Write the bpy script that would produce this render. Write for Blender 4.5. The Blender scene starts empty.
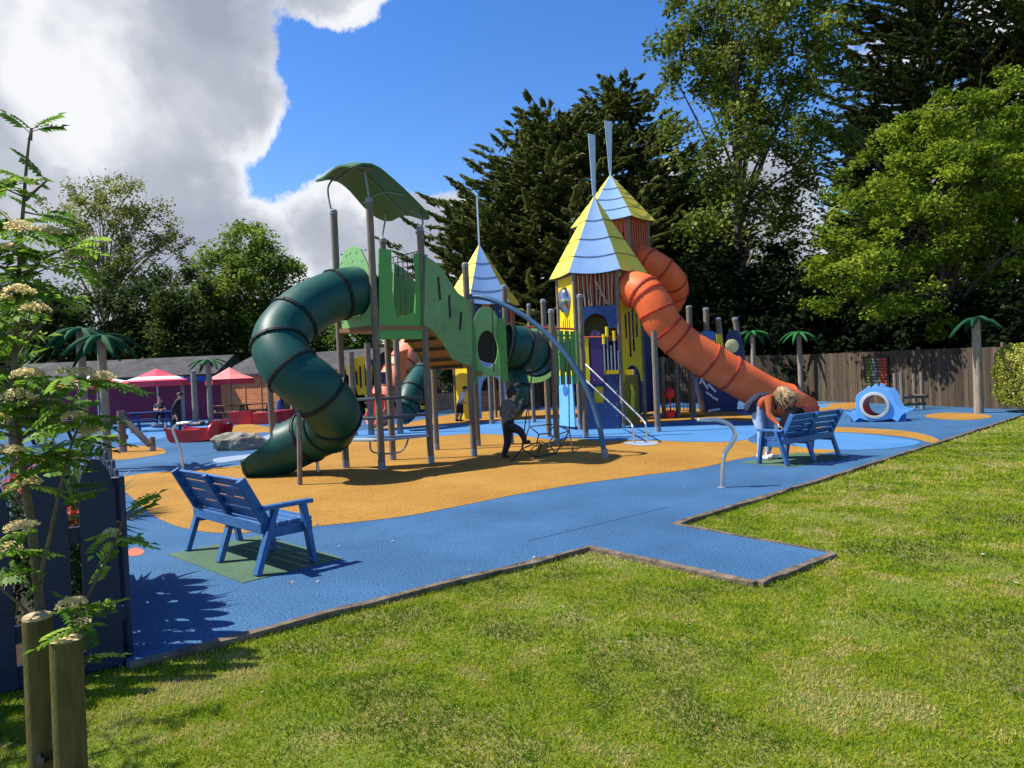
import bpy, bmesh, math, random
import numpy as np
from mathutils import Vector, Matrix
random.seed(7); RNG = np.random.default_rng(11)
R = math.radians
sc = bpy.context.scene
COL = sc.collection
# ------------------------------------------------------------------ camera
FPX, CAMZ, HOR, ROLL = 720.0, 1.65, 373.0, 0.045
PIT = math.atan((384 - HOR) / FPX)
rv = Vector((math.cos(ROLL), 0, -math.sin(ROLL))); uv = Vector((math.sin(ROLL), 0, math.cos(ROLL))); fv = Vector((0, 1, 0))
fv2 = fv * math.cos(PIT) - uv * math.sin(PIT); uv2 = uv * math.cos(PIT) + fv * math.sin(PIT)
CAMLOC = Vector((0, 0, CAMZ))
cam = bpy.data.objects.new('camera', bpy.data.cameras.new('camera')); COL.objects.link(cam)
M3 = Matrix((rv, uv2, -fv2)).transposed()
cam.matrix_world = Matrix.Translation(CAMLOC) @ M3.to_4x4()
cam.data.sensor_width = 36; cam.data.lens = 36 * FPX / 1024; cam.data.clip_end = 2000; cam.data.clip_start = .05
sc.camera = cam
def ray(px, py): return fv2 + rv * ((px - 512) / FPX) + uv2 * ((384 - py) / FPX)
def W(px, py, Y):
    d = ray(px, py); return CAMLOC + d * (Y / d.y)
def G(px, py, z=0.0):
    d = ray(px, py); return CAMLOC + d * ((z - CAMZ) / d.z)
def V(*a): return Vector(a)
# ------------------------------------------------------------------ materials
MATS = {}
def nn(nt, t, **k):
    n = nt.nodes.new(t)
    for a, b in k.items():
        if hasattr(n, a): setattr(n, a, b)
        else: n.inputs[a.replace('_', ' ')].default_value = b
    return n
def ramp(nt, src, stops):
    r = nt.nodes.new('ShaderNodeValToRGB'); e = r.color_ramp.elements
    while len(e) < len(stops): e.new(.5)
    for i, (p, c) in enumerate(stops):
        e[i].position = p; e[i].color = (*c, 1) if len(c) == 3 else c
    nt.links.new(src, r.inputs[0]); return r
def mat(name, c, rough=.6, var=.12, scale=6, bump=.0, bscale=60, spec=.4, dirt=.0, dirtc=(.08, .07, .05), metal=0, stretch=None, c2=None, world=False):
    if name in MATS: return MATS[name]
    m = bpy.data.materials.new(name); m.use_nodes = True; nt = m.node_tree; L = nt.links.new
    b = nt.nodes['Principled BSDF']; b.inputs['Roughness'].default_value = rough
    b.inputs['Specular IOR Level'].default_value = spec; b.inputs['Metallic'].default_value = metal
    if world: tcn = nt.nodes.new('ShaderNodeNewGeometry').outputs['Position']
    else: tcn = nt.nodes.new('ShaderNodeTexCoord').outputs['Object']
    if stretch:
        mp = nt.nodes.new('ShaderNodeMapping'); mp.inputs['Scale'].default_value = stretch; L(tcn, mp.inputs[0]); src = mp.outputs[0]
    else: src = tcn
    n1 = nn(nt, 'ShaderNodeTexNoise', Scale=scale, Detail=8, Roughness=.65); L(src, n1.inputs['Vector'])
    lo = tuple(max(0, x * (1 - var * 1.6)) for x in c); hi = c2 or tuple(min(1, x * (1 + var)) for x in c)
    r1 = ramp(nt, n1.outputs[0], [(.3, lo), (.7, hi)]); out = r1.outputs[0]
    if dirt:
        n2 = nn(nt, 'ShaderNodeTexNoise', Scale=scale * .37 + .3, Detail=10, Roughness=.7); L(tcn, n2.inputs['Vector'])
        r2 = ramp(nt, n2.outputs[0], [(.45, (0, 0, 0)), (.75, (dirt, dirt, dirt))])
        mx = nn(nt, 'ShaderNodeMixRGB'); L(r2.outputs[0], mx.inputs[0]); L(out, mx.inputs[1]); mx.inputs[2].default_value = (*dirtc, 1); out = mx.outputs[0]
    L(out, b.inputs['Base Color'])
    rr = nn(nt, 'ShaderNodeMapRange'); rr.inputs[3].default_value = rough * .8; rr.inputs[4].default_value = min(1, rough * 1.25)
    L(n1.outputs[0], rr.inputs[0]); L(rr.outputs[0], b.inputs['Roughness'])
    if bump:
        n3 = nn(nt, 'ShaderNodeTexNoise', Scale=bscale, Detail=5); L(src, n3.inputs['Vector'])
        bp = nn(nt, 'ShaderNodeBump', Strength=bump, Distance=.02); L(n3.outputs[0], bp.inputs['Height']); L(bp.outputs[0], b.inputs['Normal'])
    MATS[name] = m; return m
def leafmat(name, stops, trans=.3, rough=.65, spec=.15):
    """stops: ramp colours over a per-leaf random tint"""
    m = bpy.data.materials.new(name); m.use_nodes = True; nt = m.node_tree; L = nt.links.new
    b = nt.nodes['Principled BSDF']; o = nt.nodes['Material Output']
    at = nn(nt, 'ShaderNodeAttribute', attribute_name='tint')
    r = ramp(nt, at.outputs['Fac'], stops)
    L(r.outputs[0], b.inputs['Base Color']); b.inputs['Roughness'].default_value = rough; b.inputs['Specular IOR Level'].default_value = spec
    t = nt.nodes.new('ShaderNodeBsdfTranslucent'); L(r.outputs[0], t.inputs[0])
    mx = nt.nodes.new('ShaderNodeMixShader'); mx.inputs[0].default_value = trans
    L(b.outputs[0], mx.inputs[1]); L(t.outputs[0], mx.inputs[2]); L(mx.outputs[0], o.inputs[0])
    MATS[name] = m; return m
# ------------------------------------------------------------------ mesh builder
class MB:
    def __init__(s): s.v = []; s.f = []; s.mi = []; s.cur = 0
    def add(s, vs, fs):
        o = len(s.v); s.v += [tuple(x) for x in vs]; s.f += [tuple(i + o for i in f) for f in fs]; s.mi += [s.cur] * len(fs); return s
    def box(s, c, size, rot=None):
        c = Vector(c); h = [x / 2 for x in size]
        vs = [Vector((i * h[0], j * h[1], k * h[2])) for i in (-1, 1) for j in (-1, 1) for k in (-1, 1)]
        if rot is not None: vs = [rot @ v for v in vs]
        return s.add([v + c for v in vs], [(0, 1, 3, 2), (4, 6, 7, 5), (0, 4, 5, 1), (2, 3, 7, 6), (0, 2, 6, 4), (1, 5, 7, 3)])
    def beam(s, p, q, w, h, up=(0, 0, 1)):
        p, q = Vector(p), Vector(q); d = q - p; L = d.length; z = d / L; x = Vector(up).cross(z)
        if x.length < 1e-4: x = Vector((1, 0, 0)).cross(z)
        x.normalize(); y = z.cross(x)
        return s.box((p + q) / 2, (w, h, L), Matrix((x, y, z)).transposed())
    def tube(s, pts, r, n=12, cap=True, half=None):
        pts = [Vector(p) for p in pts]; k = len(pts); rs = r if isinstance(r, (list, tuple)) else [r] * k
        nrm = None; vs = []; 
        for i, p in enumerate(pts):
            t = (pts[min(i + 1, k - 1)] - pts[max(i - 1, 0)]).normalized()
            if nrm is None:
                nrm = t.orthogonal().normalized()
            nrm = (nrm - t * nrm.dot(t)).normalized(); b = t.cross(nrm)
            for j in range(n):
                a = 2 * math.pi * j / n; vs.append(p + (nrm * math.cos(a) + b * math.sin(a)) * rs[i])
        fs = [(i * n + j, i * n + (j + 1) % n, (i + 1) * n + (j + 1) % n, (i + 1) * n + j) for i in range(k - 1) for j in range(n)]
        if cap: fs += [tuple(range(n - 1, -1, -1)), tuple((k - 1) * n + j for j in range(n))]
        return s.add(vs, fs)
    def prism(s, pts, o, ux, uy, th, holes=()):
        o, ux, uy = Vector(o), Vector(ux), Vector(uy); nz = ux.cross(uy).normalized()
        bm = bmesh.new(); es = []
        for loop in [pts] + list(holes):
            vv = [bm.verts.new(o + ux * a + uy * b - nz * th / 2) for a, b in loop]
            es += [bm.edges.new((vv[i], vv[(i + 1) % len(vv)])) for i in range(len(vv))]
        if holes: bmesh.ops.triangle_fill(bm, edges=es, use_beauty=True)
        else: bm.faces.new([e.verts[0] for e in es]) if False else bm.faces.new(list(bm.verts))
        r = bmesh.ops.extrude_face_region(bm, geom=list(bm.faces))
        bmesh.ops.translate(bm, verts=[g for g in r['geom'] if isinstance(g, bmesh.types.BMVert)], vec=nz * th)
        bmesh.ops.recalc_face_normals(bm, faces=bm.faces)
        bm.verts.index_update()
        s.add([v.co.copy() for v in bm.verts], [[v.index for v in f.verts] for f in bm.faces]); bm.free(); return s
    def sphere(s, c, r, n=12, m=8, zmin=-1):
        c = Vector(c); rr = r if isinstance(r, (tuple, list)) else (r, r, r); vs = []; fs = []
        for i in range(m + 1):
            th = math.pi * i / m
            for j in range(n):
                a = 2 * math.pi * j / n
                vs.append(c + Vector((rr[0] * math.sin(th) * math.cos(a), rr[1] * math.sin(th) * math.sin(a), rr[2] * max(zmin, math.cos(th)))))
        for i in range(m):
            for j in range(n): fs.append((i * n + j, (i + 1) * n + j, (i + 1) * n + (j + 1) % n, i * n + (j + 1) % n))
        return s.add(vs, fs)
    def lathe(s, prof, c=(0, 0, 0), n=20, axis=None):
        c = Vector(c); vs = []; fs = []
        ax = Vector(axis).normalized() if axis is not None else Vector((0, 0, 1)); x = ax.orthogonal().normalized(); y = ax.cross(x)
        for r_, z in prof:
            for j in range(n):
                a = 2 * math.pi * j / n; vs.append(c + ax * z + (x * math.cos(a) + y * math.sin(a)) * r_)
        for i in range(len(prof) - 1):
            for j in range(n): fs.append((i * n + j, i * n + (j + 1) % n, (i + 1) * n + (j + 1) % n, (i + 1) * n + j))
        return s.add(vs, fs)
    def build(s, name, m, parent=None, smooth=True, bev=0, sharp=38, tint=False):
        me = bpy.data.meshes.new(name)
        off = parent_off(parent)
        me.from_pydata([(x - off[0], y - off[1], z - off[2]) for x, y, z in s.v], [], s.f)
        for mm in (m if isinstance(m, (list, tuple)) else [m]): me.materials.append(mm)
        if max(s.mi, default=0): me.polygons.foreach_set('material_index', s.mi)
        if smooth:
            me.polygons.foreach_set('use_smooth', [True] * len(me.polygons)); me.set_sharp_from_angle(angle=R(sharp))
        me.update()
        o = bpy.data.objects.new(name, me); COL.objects.link(o)
        if parent is not None: o.parent = parent
        if bev:
            bmod = o.modifiers.new('Bevel', 'BEVEL'); bmod.width = bev; bmod.segments = 2; bmod.limit_method = 'ANGLE'; bmod.angle_limit = R(40)
        return o
def parent_off(p):
    o = Vector((0, 0, 0))
    while p is not None: o = o + p.location; p = p.parent
    return o
def tag(o, label=None, cat=None, group=None, kind=None):
    for k, v in (('label', label), ('category', cat), ('group', group), ('kind', kind)):
        if v: o[k] = v
    return o
def thing(name, label, cat, loc=(0, 0, 0), group=None):
    o = bpy.data.objects.new(name, None); COL.objects.link(o); o.location = loc; o.empty_display_size = .2
    return tag(o, label, cat, group)
def copy_tree(o, parent=None):
    c = o.copy(); COL.objects.link(c)
    if parent: c.parent = parent
    for ch in list(o.children): copy_tree(ch, c)
    return c
def spline(pts, n=8, closed=False):
    pts = [Vector(p) for p in pts]; k = len(pts); out = []
    rng = range(k if closed else k - 1)
    for i in rng:
        if closed: p0, p1, p2, p3 = pts[i - 1], pts[i], pts[(i + 1) % k], pts[(i + 2) % k]
        else: p0, p1, p2, p3 = pts[max(i - 1, 0)], pts[i], pts[i + 1], pts[min(i + 2, k - 1)]
        for j in range(n):
            t = j / n
            out.append(.5 * ((2 * p1) + (p2 - p0) * t + (2 * p0 - 5 * p1 + 4 * p2 - p3) * t * t + (3 * p1 - p0 - 3 * p2 + p3) * t ** 3))
    if not closed: out.append(pts[-1])
    return out
def quads(name, ctr, ax, nr, ln, wd, m, parent=None, tint=None, bend=.0, fold=0.0):
    """leaf mesh: one diamond per leaf; arrays N x 3"""
    N = len(ctr); ax = ax / (np.linalg.norm(ax, axis=1, keepdims=True) + 1e-9)
    b = np.cross(nr, ax); b /= (np.linalg.norm(b, axis=1, keepdims=True) + 1e-9)
    n2 = np.cross(ax, b)
    ln = np.broadcast_to(ln, (N,))[:, None]; wd = np.broadcast_to(wd, (N,))[:, None]
    off = parent_off(parent); ctr = ctr - np.array(off)
    vs = np.empty((N, 4, 3), np.float32)
    vs[:, 0] = ctr - ax * ln / 2; vs[:, 1] = ctr + b * wd / 2 + n2 * wd * fold; vs[:, 2] = ctr + ax * ln / 2 - n2 * ln * bend; vs[:, 3] = ctr - b * wd / 2 + n2 * wd * fold
    me = bpy.data.meshes.new(name); me.vertices.add(N * 4); me.vertices.foreach_set('co', vs.ravel())
    me.loops.add(N * 4); me.loops.foreach_set('vertex_index', np.arange(N * 4, dtype=np.int32))
    me.polygons.add(N); me.polygons.foreach_set('loop_start', np.arange(0, N * 4, 4, dtype=np.int32)); me.polygons.foreach_set('loop_total', np.full(N, 4, np.int32))
    at = me.attributes.new('tint', 'FLOAT', 'FACE'); at.data.foreach_set('value', (RNG.random(N) if tint is None else tint).astype(np.float32))
    me.materials.append(m); me.update(calc_edges=True)
    o = bpy.data.objects.new(name, me); COL.objects.link(o)
    if parent is not None: o.parent = parent
    return o
def runit(n):
    v = RNG.normal(size=(n, 3)); return v / np.linalg.norm(v, axis=1, keepdims=True)
# palette
WOOD = mat('weathered_round_post', (.20, .165, .125), .8, .25, 8, .25, 40, .2, .35, (.12, .10, .08), stretch=(3, 3, .5))
WOODD = mat('old_timber', (.17, .13, .09), .85, .35, 5, .5, 30, .2, .5, (.09, .07, .055))
STAKE = mat('mossy_stake_wood', (.115, .09, .032), .85, .3, 9, .5, 60, .2, .6, (.13, .14, .03), stretch=(4, 4, .6))
CUTW = mat('cut_wood_end', (.5, .38, .2), .8, .2, 20, .2, 60)
STEEL = mat('galvanised_steel', (.62, .64, .66), .32, .1, 20, metal=.9)
DSTEEL = mat('grey_painted_steel', (.22, .24, .27), .45, .1, 10)
BENCHB = mat('blue_bench_paint', (.026, .115, .31), .45, .22, 7, .2, 35, .45, .22, (.10, .19, .34), stretch=(1, 4, 4))
NAVYF = mat('navy_fence_paint', (.005, .014, .050), .5, .2, 6, .2, 30, .4, .15, (.03, .05, .1))
TEAL = mat('dark_green_slide_plastic', (.005, .066, .052), .46, .15, 3, spec=.3, dirt=.4, dirtc=(.03, .10, .08))
TEALR = mat('dark_green_flange', (.002, .010, .010), .6, .1, 3)
ORNG = mat('orange_slide_plastic', (.82, .145, .038), .5, .12, 2, spec=.2, dirt=.35, dirtc=(.85, .22, .09))
ORNGR = mat('orange_flange', (.42, .04, .015), .55, .1, 3)
CORAL = mat('coral_slide_plastic', (.9, .24, .13), .5, .1, 2, dirt=.2, dirtc=(.9, .4, .3))
REDP = mat('red_plastic', (.62, .025, .03), .4, .15, 3, dirt=.15, dirtc=(.7, .12, .12))
GRN = mat('mid_green_panel', (.08, .31, .055), .45, .08, 2, dirt=.2, dirtc=(.09, .25, .08))
GRNL = mat('light_green_panel', (.24, .50, .18), .45, .08, 2, dirt=.2, dirtc=(.2, .36, .14))
GRND = mat('sage_green_panel', (.14, .31, .11), .5, .14, 3, dirt=.5, dirtc=(.13, .24, .12))
CANOP = mat('dark_green_canopy', (.038, .13, .025), .5, .12, 3, dirt=.3, dirtc=(.08, .16, .05))
YEL = mat('yellow_panel', (.80, .58, .012), .45, .10, 3, dirt=.4, dirtc=(.62, .42, .03))
RYEL = mat('roof_yellow', (.92, .68, .07), .45, .06, 2, dirt=.2, dirtc=(.65, .55, .08))
RBLU = mat('roof_blue', (.20, .34, .58), .45, .06, 2, dirt=.3, dirtc=(.22, .38, .62))
NAVY = mat('navy_panel', (.012, .028, .11), .45, .1, 3, dirt=.2, dirtc=(.03, .05, .12))
PURP = mat('purple_panel', (.06, .03, .13), .45, .1, 3)
LBLU = mat('light_blue_panel', (.15, .42, .82), .45, .07, 2, dirt=.2, dirtc=(.2, .42, .75))
MBLU = mat('blue_panel', (.03, .15, .5), .45, .07, 2, dirt=.15)
BROWNP = mat('brown_deck_board', (.26, .14, .06), .6, .2, 5, .2, 30, dirt=.3)
REDB = mat('dark_red_slat', (.46, .085, .03), .5, .2, 5, dirt=.3)
ORB = mat('orange_board', (.62, .16, .03), .5, .1, 4)
BLK = mat('black_rubber', (.012, .012, .014), .6, .2, 9)
ROPE = mat('dark_rope', (.035, .03, .03), .8, .3, 60)
ROPEL = mat('pale_rope', (.5, .36, .2), .8, .2, 60)
STEELB = mat('blue_grey_tube_paint', (.045, .11, .20), .35, .08, 8)
WHITE = mat('white_paint', (.8, .8, .78), .5, .05, 5)
# ------------------------------------------------------------------ world and sun
SUN_EL, SH = R(54), Vector((1, -0.05, 0)).normalized()
sun_dir = Vector((-SH.x * math.cos(SUN_EL), -SH.y * math.cos(SUN_EL), math.sin(SUN_EL)))
sl = bpy.data.lights.new('sun', 'SUN'); sl.energy = 5.0; sl.angle = R(.53); sl.color = (1, .955, .87)
so = bpy.data.objects.new('sun', sl); COL.objects.link(so); so.rotation_euler = sun_dir.to_track_quat('Z', 'Y').to_euler(); so.location = (-20, 0, 30)
wd = bpy.data.worlds.new('World'); sc.world = wd; wd.use_nodes = True; nt = wd.node_tree; L = nt.links.new
bg = nt.nodes['Background']; bg.inputs[1].default_value = .085
sky = nt.nodes.new('ShaderNodeTexSky'); sky.sky_type = 'NISHITA'; sky.sun_disc = False; sky.sun_elevation = SUN_EL
sky.sun_rotation = math.atan2(sun_dir.x, sun_dir.y); sky.air_density = 1.0; sky.dust_density = .4; sky.ozone_density = 2.5
hs = nn(nt, 'ShaderNodeHueSaturation', Hue=.512, Saturation=1.34, Value=1.5); L(sky.outputs[0], hs.inputs['Color'])
tc = nt.nodes.new('ShaderNodeTexCoord'); gen = tc.outputs['Generated']
def mth(op, a, b=None, clamp=False):
    n = nt.nodes.new('ShaderNodeMath'); n.operation = op; n.use_clamp = clamp
    for i, x in enumerate((a, b)):
        if x is None: continue
        if isinstance(x, (int, float)): n.inputs[i].default_value = x
        else: L(x, n.inputs[i])
    return n.outputs[0]
def blob(px, py, rpx, amp=1.0):
    d = ray(px, py).normalized(); n = nt.nodes.new('ShaderNodeVectorMath'); n.operation = 'DISTANCE'
    L(gen, n.inputs[0]); n.inputs[1].default_value = d
    q = mth('DIVIDE', n.outputs['Value'], rpx / FPX)
    return mth('MULTIPLY', mth('SUBTRACT', 1.0, q), amp)
bl = None
for b_ in [(40, 20, 235), (125, 130, 150), (-150, 150, 320), (165, 60, 130), (238, 112, 74), (335, -14, 58), (322, 232, 84), (170, 250, 140), (385, 245, 66), (440, 252, 62), (262, 250, 80), (95, 240, 170), (540, 330, 120), (745, 215, 80), (720, 300, 150), (1000, 200, 120), (1500, 100, 350), (-900, 100, 500)]:
    x = blob(*b_); bl = x if bl is None else mth('MAXIMUM', bl, x)
nz1 = nn(nt, 'ShaderNodeTexNoise', Scale=7.5, Detail=12, Roughness=.6, Distortion=.35); L(gen, nz1.inputs['Vector'])
nz3 = nn(nt, 'ShaderNodeTexNoise', Scale=19.0, Detail=8, Roughness=.6); L(gen, nz3.inputs['Vector'])
nz2 = nn(nt, 'ShaderNodeTexNoise', Scale=4.2, Detail=7, Roughness=.5, Distortion=.4); L(gen, nz2.inputs['Vector'])
dens = mth('ADD', mth('ADD', bl, mth('MULTIPLY', mth('SUBTRACT', nz1.outputs[0], .62), 1.15)), mth('MULTIPLY', mth('SUBTRACT', nz3.outputs[0], .5), .42))
neg = None
for b_ in [(284, 166, 66, .50), (330, 74, 55, .35)]:
    x = blob(*b_); neg = x if neg is None else mth('MAXIMUM', neg, x)
dens = mth('SUBTRACT', dens, mth('MAXIMUM', neg, 0.0))
mask = ramp(nt, dens, [(.0, (0, 0, 0)), (.03, (.3, .3, .3)), (.09, (.93, .93, .93)), (.2, (1, 1, 1))])
thick = mth('ADD', mth('MINIMUM', mth('MULTIPLY', dens, .9), .42), mth('ADD', mth('MULTIPLY', mth('SUBTRACT', nz2.outputs[0], .5), 2.0), mth('MULTIPLY', mth('SUBTRACT', nz3.outputs[0], .5), .25)))
cc = ramp(nt, thick, [(.0, (6.9, 7.0, 7.2)), (.11, (5.9, 6.05, 6.5)), (.22, (4.6, 4.85, 5.4)), (.38, (3.6, 3.85, 4.5)), (.68, (2.8, 3.05, 3.8))])
for e in cc.color_ramp.elements: pass
mxs = nn(nt, 'ShaderNodeMixRGB'); L(mask.outputs[0], mxs.inputs[0]); L(hs.outputs[0], mxs.inputs[1]); L(cc.outputs[0], mxs.inputs[2]); L(mxs.outputs[0], bg.inputs[0])
sc.view_settings.view_transform = 'Standard'; sc.view_settings.look = 'None'; sc.view_settings.exposure = .67; sc.view_settings.gamma = 1
sc.cycles.use_denoising = True; sc.cycles.max_bounces = 8; sc.cycles.transparent_max_bounces = 8
# ------------------------------------------------------------------ ground
def sheet(name, pts, z, m, kind='structure', parent=None, dens=None):
    mb = MB(); mb.add([(p[0], p[1], z) for p in pts], [tuple(range(len(pts)))])
    me = mb.build(name, m, parent, smooth=False)
    if kind: me['kind'] = kind
    return me
def groundmat(name, stops, sc_big, sc_fine, fine=.35, rough=.9, bump=.4, stain=None):
    m = bpy.data.materials.new(name); m.use_nodes = True; nt = m.node_tree; L = nt.links.new; b = nt.nodes['Principled BSDF']
    g = nt.nodes.new('ShaderNodeNewGeometry').outputs['Position']
    n1 = nn(nt, 'ShaderNodeTexNoise', Scale=sc_big, Detail=9, Roughness=.62); L(g, n1.inputs['Vector'])
    r = ramp(nt, n1.outputs[0], stops); out = r.outputs[0]
    n2 = nn(nt, 'ShaderNodeTexNoise', Scale=sc_fine, Detail=3, Roughness=.8); L(g, n2.inputs['Vector'])
    r2 = ramp(nt, n2.outputs[0], [(.3, (1 - fine,) * 3), (.7, (1 + fine,) * 3)])
    mx = nn(nt, 'ShaderNodeMixRGB', blend_type='MULTIPLY'); mx.inputs[0].default_value = 1; L(out, mx.inputs[1]); L(r2.outputs[0], mx.inputs[2]); out = mx.outputs[0]
    if stain:
        n4 = nn(nt, 'ShaderNodeTexNoise', Scale=stain[1], Detail=11, Roughness=.72, Distortion=.6); L(g, n4.inputs['Vector'])
        r4 = ramp(nt, n4.outputs[0], [(stain[3], (0, 0, 0)), (stain[3] + .12, (stain[2],) * 3)])
        m4 = nn(nt, 'ShaderNodeMixRGB'); L(r4.outputs[0], m4.inputs[0]); L(out, m4.inputs[1]); m4.inputs[2].default_value = (*stain[0], 1); out = m4.outputs[0]
    L(out, b.inputs['Base Color']); b.inputs['Roughness'].default_value = rough; b.inputs['Specular IOR Level'].default_value = .25
    bp = nn(nt, 'ShaderNodeBump', Strength=bump, Distance=.01); L(n2.outputs[0], bp.inputs['Height']); L(bp.outputs[0], b.inputs['Normal'])
    MATS[name] = m; return m
BLUER = groundmat('blue_rubber_surface', [(.3, (.023, .076, .162)), (.55, (.037, .110, .22)), (.75, (.056, .145, .265))], .5, 62, 1.0, stain=((.032, .072, .16), .8, .55, .56))
ORR = groundmat('orange_rubber_surface', [(.3, (.27, .13, .019)), (.6, (.345, .178, .029)), (.8, (.395, .215, .042))], .6, 62, .8, stain=((.30, .15, .04), .9, .45, .58))
LBR = groundmat('light_blue_rubber_surface', [(.3, (.048, .165, .36)), (.7, (.07, .21, .43))], .7, 130, .3)
PALER = groundmat('pale_rubber_surface', [(.3, (.20, .27, .37)), (.7, (.30, .36, .44))], 1.5, 130, .3)
GRR = groundmat('green_rubber_mat', [(.3, (.06, .115, .072)), (.7, (.09, .16, .10))], 1.5, 110, .5)
RDR = groundmat('coral_rubber_surface', [(.3, (.5, .12, .07)), (.7, (.6, .18, .1))], 1.5, 110, .4)
LAWN = groundmat('lawn_soil_and_thatch', [(.28, (.20, .16, .07)), (.42, (.20, .18, .05)), (.5, (.12, .16, .015)), (.65, (.08, .14, .008))], .9, 60, .5, 1.0, .8)
sheet('lawn', [(-400, -200), (400, -200), (400, 900), (-400, 900)], -.036, LAWN)
P_edge = [G(128, 664), G(360, 604), G(590, 547), G(757, 582), G(833, 553), G(672, 524), G(850, 470), G(1016, 417)]
play_poly = P_edge + [V(16.5, 22, 0), V(14.5, 29.6, 0), V(8, 33.5, 0), V(-4, 36.2, 0), V(-40, 42, 0), V(-40, 14, 0), V(-6.5, 8.6, 0), V(-3.9, 6.8, 0), V(-2.62, 4.75, 0), V(-2.5, 4.46, 0)]
mb = MB(); n = len(play_poly)
mb.add([(p[0], p[1], 0) for p in play_poly] + [(p[0], p[1], -.2) for p in play_poly], [tuple(range(n))] + [(i, i + n, (i + 1) % n + n, (i + 1) % n) for i in range(n)])
pv = mb.build('pavement', BLUER, None, smooth=False); pv['kind'] = 'structure'
# orange and other inlays
def inlay(name, pix, z, m, smooth=6, lab=None):
    pts = [G(*p) for p in pix]
    pts = spline(pts, smooth, True) if smooth else pts
    o = sheet(name, pts, z, m); return o
inlay('orange_surface', [(118, 481), (140, 505), (170, 524), (215, 533), (270, 531), (330, 525), (400, 517), (460, 506), (520, 494), (580, 484), (640, 476), (700, 468), (745, 458), (790, 454), (828, 453), (832, 449), (790, 446), (748, 441), (765, 425), (760, 416), (700, 409), (640, 408), (560, 410), (470, 412), (400, 424), (330, 436), (288, 441), (255, 462), (190, 470), (140, 474)], .004, ORR)
inlay('pond_surface', [(342, 433), (390, 428), (450, 424), (520, 420), (575, 418), (620, 422), (600, 432), (562, 440), (520, 436), (470, 434), (420, 438), (370, 441), (345, 438)], .008, LBR)
inlay('pond_surface', [(560, 435), (600, 428), (650, 424), (700, 420), (735, 421), (775, 422), (760, 432), (740, 441), (690, 442), (640, 440), (600, 441)], .0085, LBR)
inlay('orange_surface', [(778, 409), (800, 406), (840, 403), (862, 403), (858, 408), (820, 411)], .004, ORR)
inlay('light_blue_surface', [(740, 413), (770, 406), (815, 404), (830, 406), (800, 411), (765, 415)], .005, LBR)
inlay('orange_surface', [(818, 427), (860, 428), (905, 431), (930, 436), (940, 441.5), (932, 443), (905, 437), (860, 433), (815, 431)], .004, ORR)
inlay('light_blue_surface', [(790, 436), (815, 432), (860, 434), (905, 439), (920, 443), (895, 448), (850, 450), (800, 447)], .0045, LBR)
inlay('orange_surface', [(924, 416), (940, 413), (965, 413), (988, 415), (989, 418), (965, 420), (938, 419)], .004, ORR)
inlay('orange_surface', [(98, 458), (112, 449), (135, 446), (160, 448), (165, 453), (145, 457), (118, 460)], .004, ORR)
inlay('orange_surface', [(228, 428), (245, 424), (268, 427), (276, 431), (255, 433), (236, 433)], .004, ORR)
inlay('pale_surface', [(262, 438), (275, 433), (300, 430), (312, 432), (300, 436), (278, 440)], .006, PALER)
inlay('pale_surface', [(214, 459), (235, 456), (258, 454), (262, 456), (240, 460), (218, 463)], .0065, PALER)
inlay('light_blue_surface', [(115, 432), (150, 424), (220, 421), (235, 426), (190, 431), (150, 441), (120, 442)], .004, LBR)
inlay('coral_patch_surface', [(128, 551), (136, 548), (144, 551), (141, 555), (130, 556)], .004, RDR)
inlay('light_blue_disc_surface', [(624, 443.8), (638, 441.5), (655, 441.8), (657, 444.6), (640, 446)], .012, PALER)
for (ax0, ay0, bx0, by0) in ((528, 541, 668, 507),):
    a_, b_ = G(ax0, ay0), G(bx0, by0); w_ = (b_ - a_).normalized().cross(V(0, 0, 1)) * .009
    sm = sheet('seam_surface', [a_ - w_, b_ - w_, b_ + w_, a_ + w_], .003, mat('rubber_seam', (.028, .08, .18), .9))
# timber kerb
mb = MB(); rk = random.Random(3)
def kerb_run(a, b, w=.046):
    a, b = Vector(a), Vector(b); d = (b - a); Lr = d.length; d.normalize(); nseg = max(1, round(Lr / 2.4)); nrm = Vector((d.y, -d.x, 0))
    for i in range(nseg):
        p = a + d * (Lr * i / nseg + .004); q = a + d * (Lr * (i + 1) / nseg - .004); k = 7
        vs = []; fs = []
        for j in range(k + 1):
            c = p.lerp(q, j / k); jit = lambda s=.006: rk.uniform(-s, s)
            for ox, z in ((-.012, -.2), (-.012 + jit(.004), .014 + jit(.005)), (w + jit(.012), .008 + jit(.010)), (w + jit(.012), -.2)):
                vs.append(c + nrm * ox + Vector((0, 0, z)))
        for j in range(k):
            for t in range(4): fs.append((j * 4 + t, j * 4 + (t + 1) % 4, j * 4 + 4 + (t + 1) % 4, j * 4 + 4 + t))
        fs += [(3, 2, 1, 0), tuple(k * 4 + t for t in range(4))]
        mb.add(vs, fs)
for i in range(len(P_edge) - 1):
    a, b = P_edge[i].copy(), P_edge[i + 1].copy(); a.z = b.z = 0; kerb_run(a, b)
kb = mb.build('kerb', mat('kerb_timber', (.15, .115, .08), .9, .5, 7, .7, 40, .15, .5, (.30, .25, .19)), None, smooth=False, bev=.004); kb['kind'] = 'structure'
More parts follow.
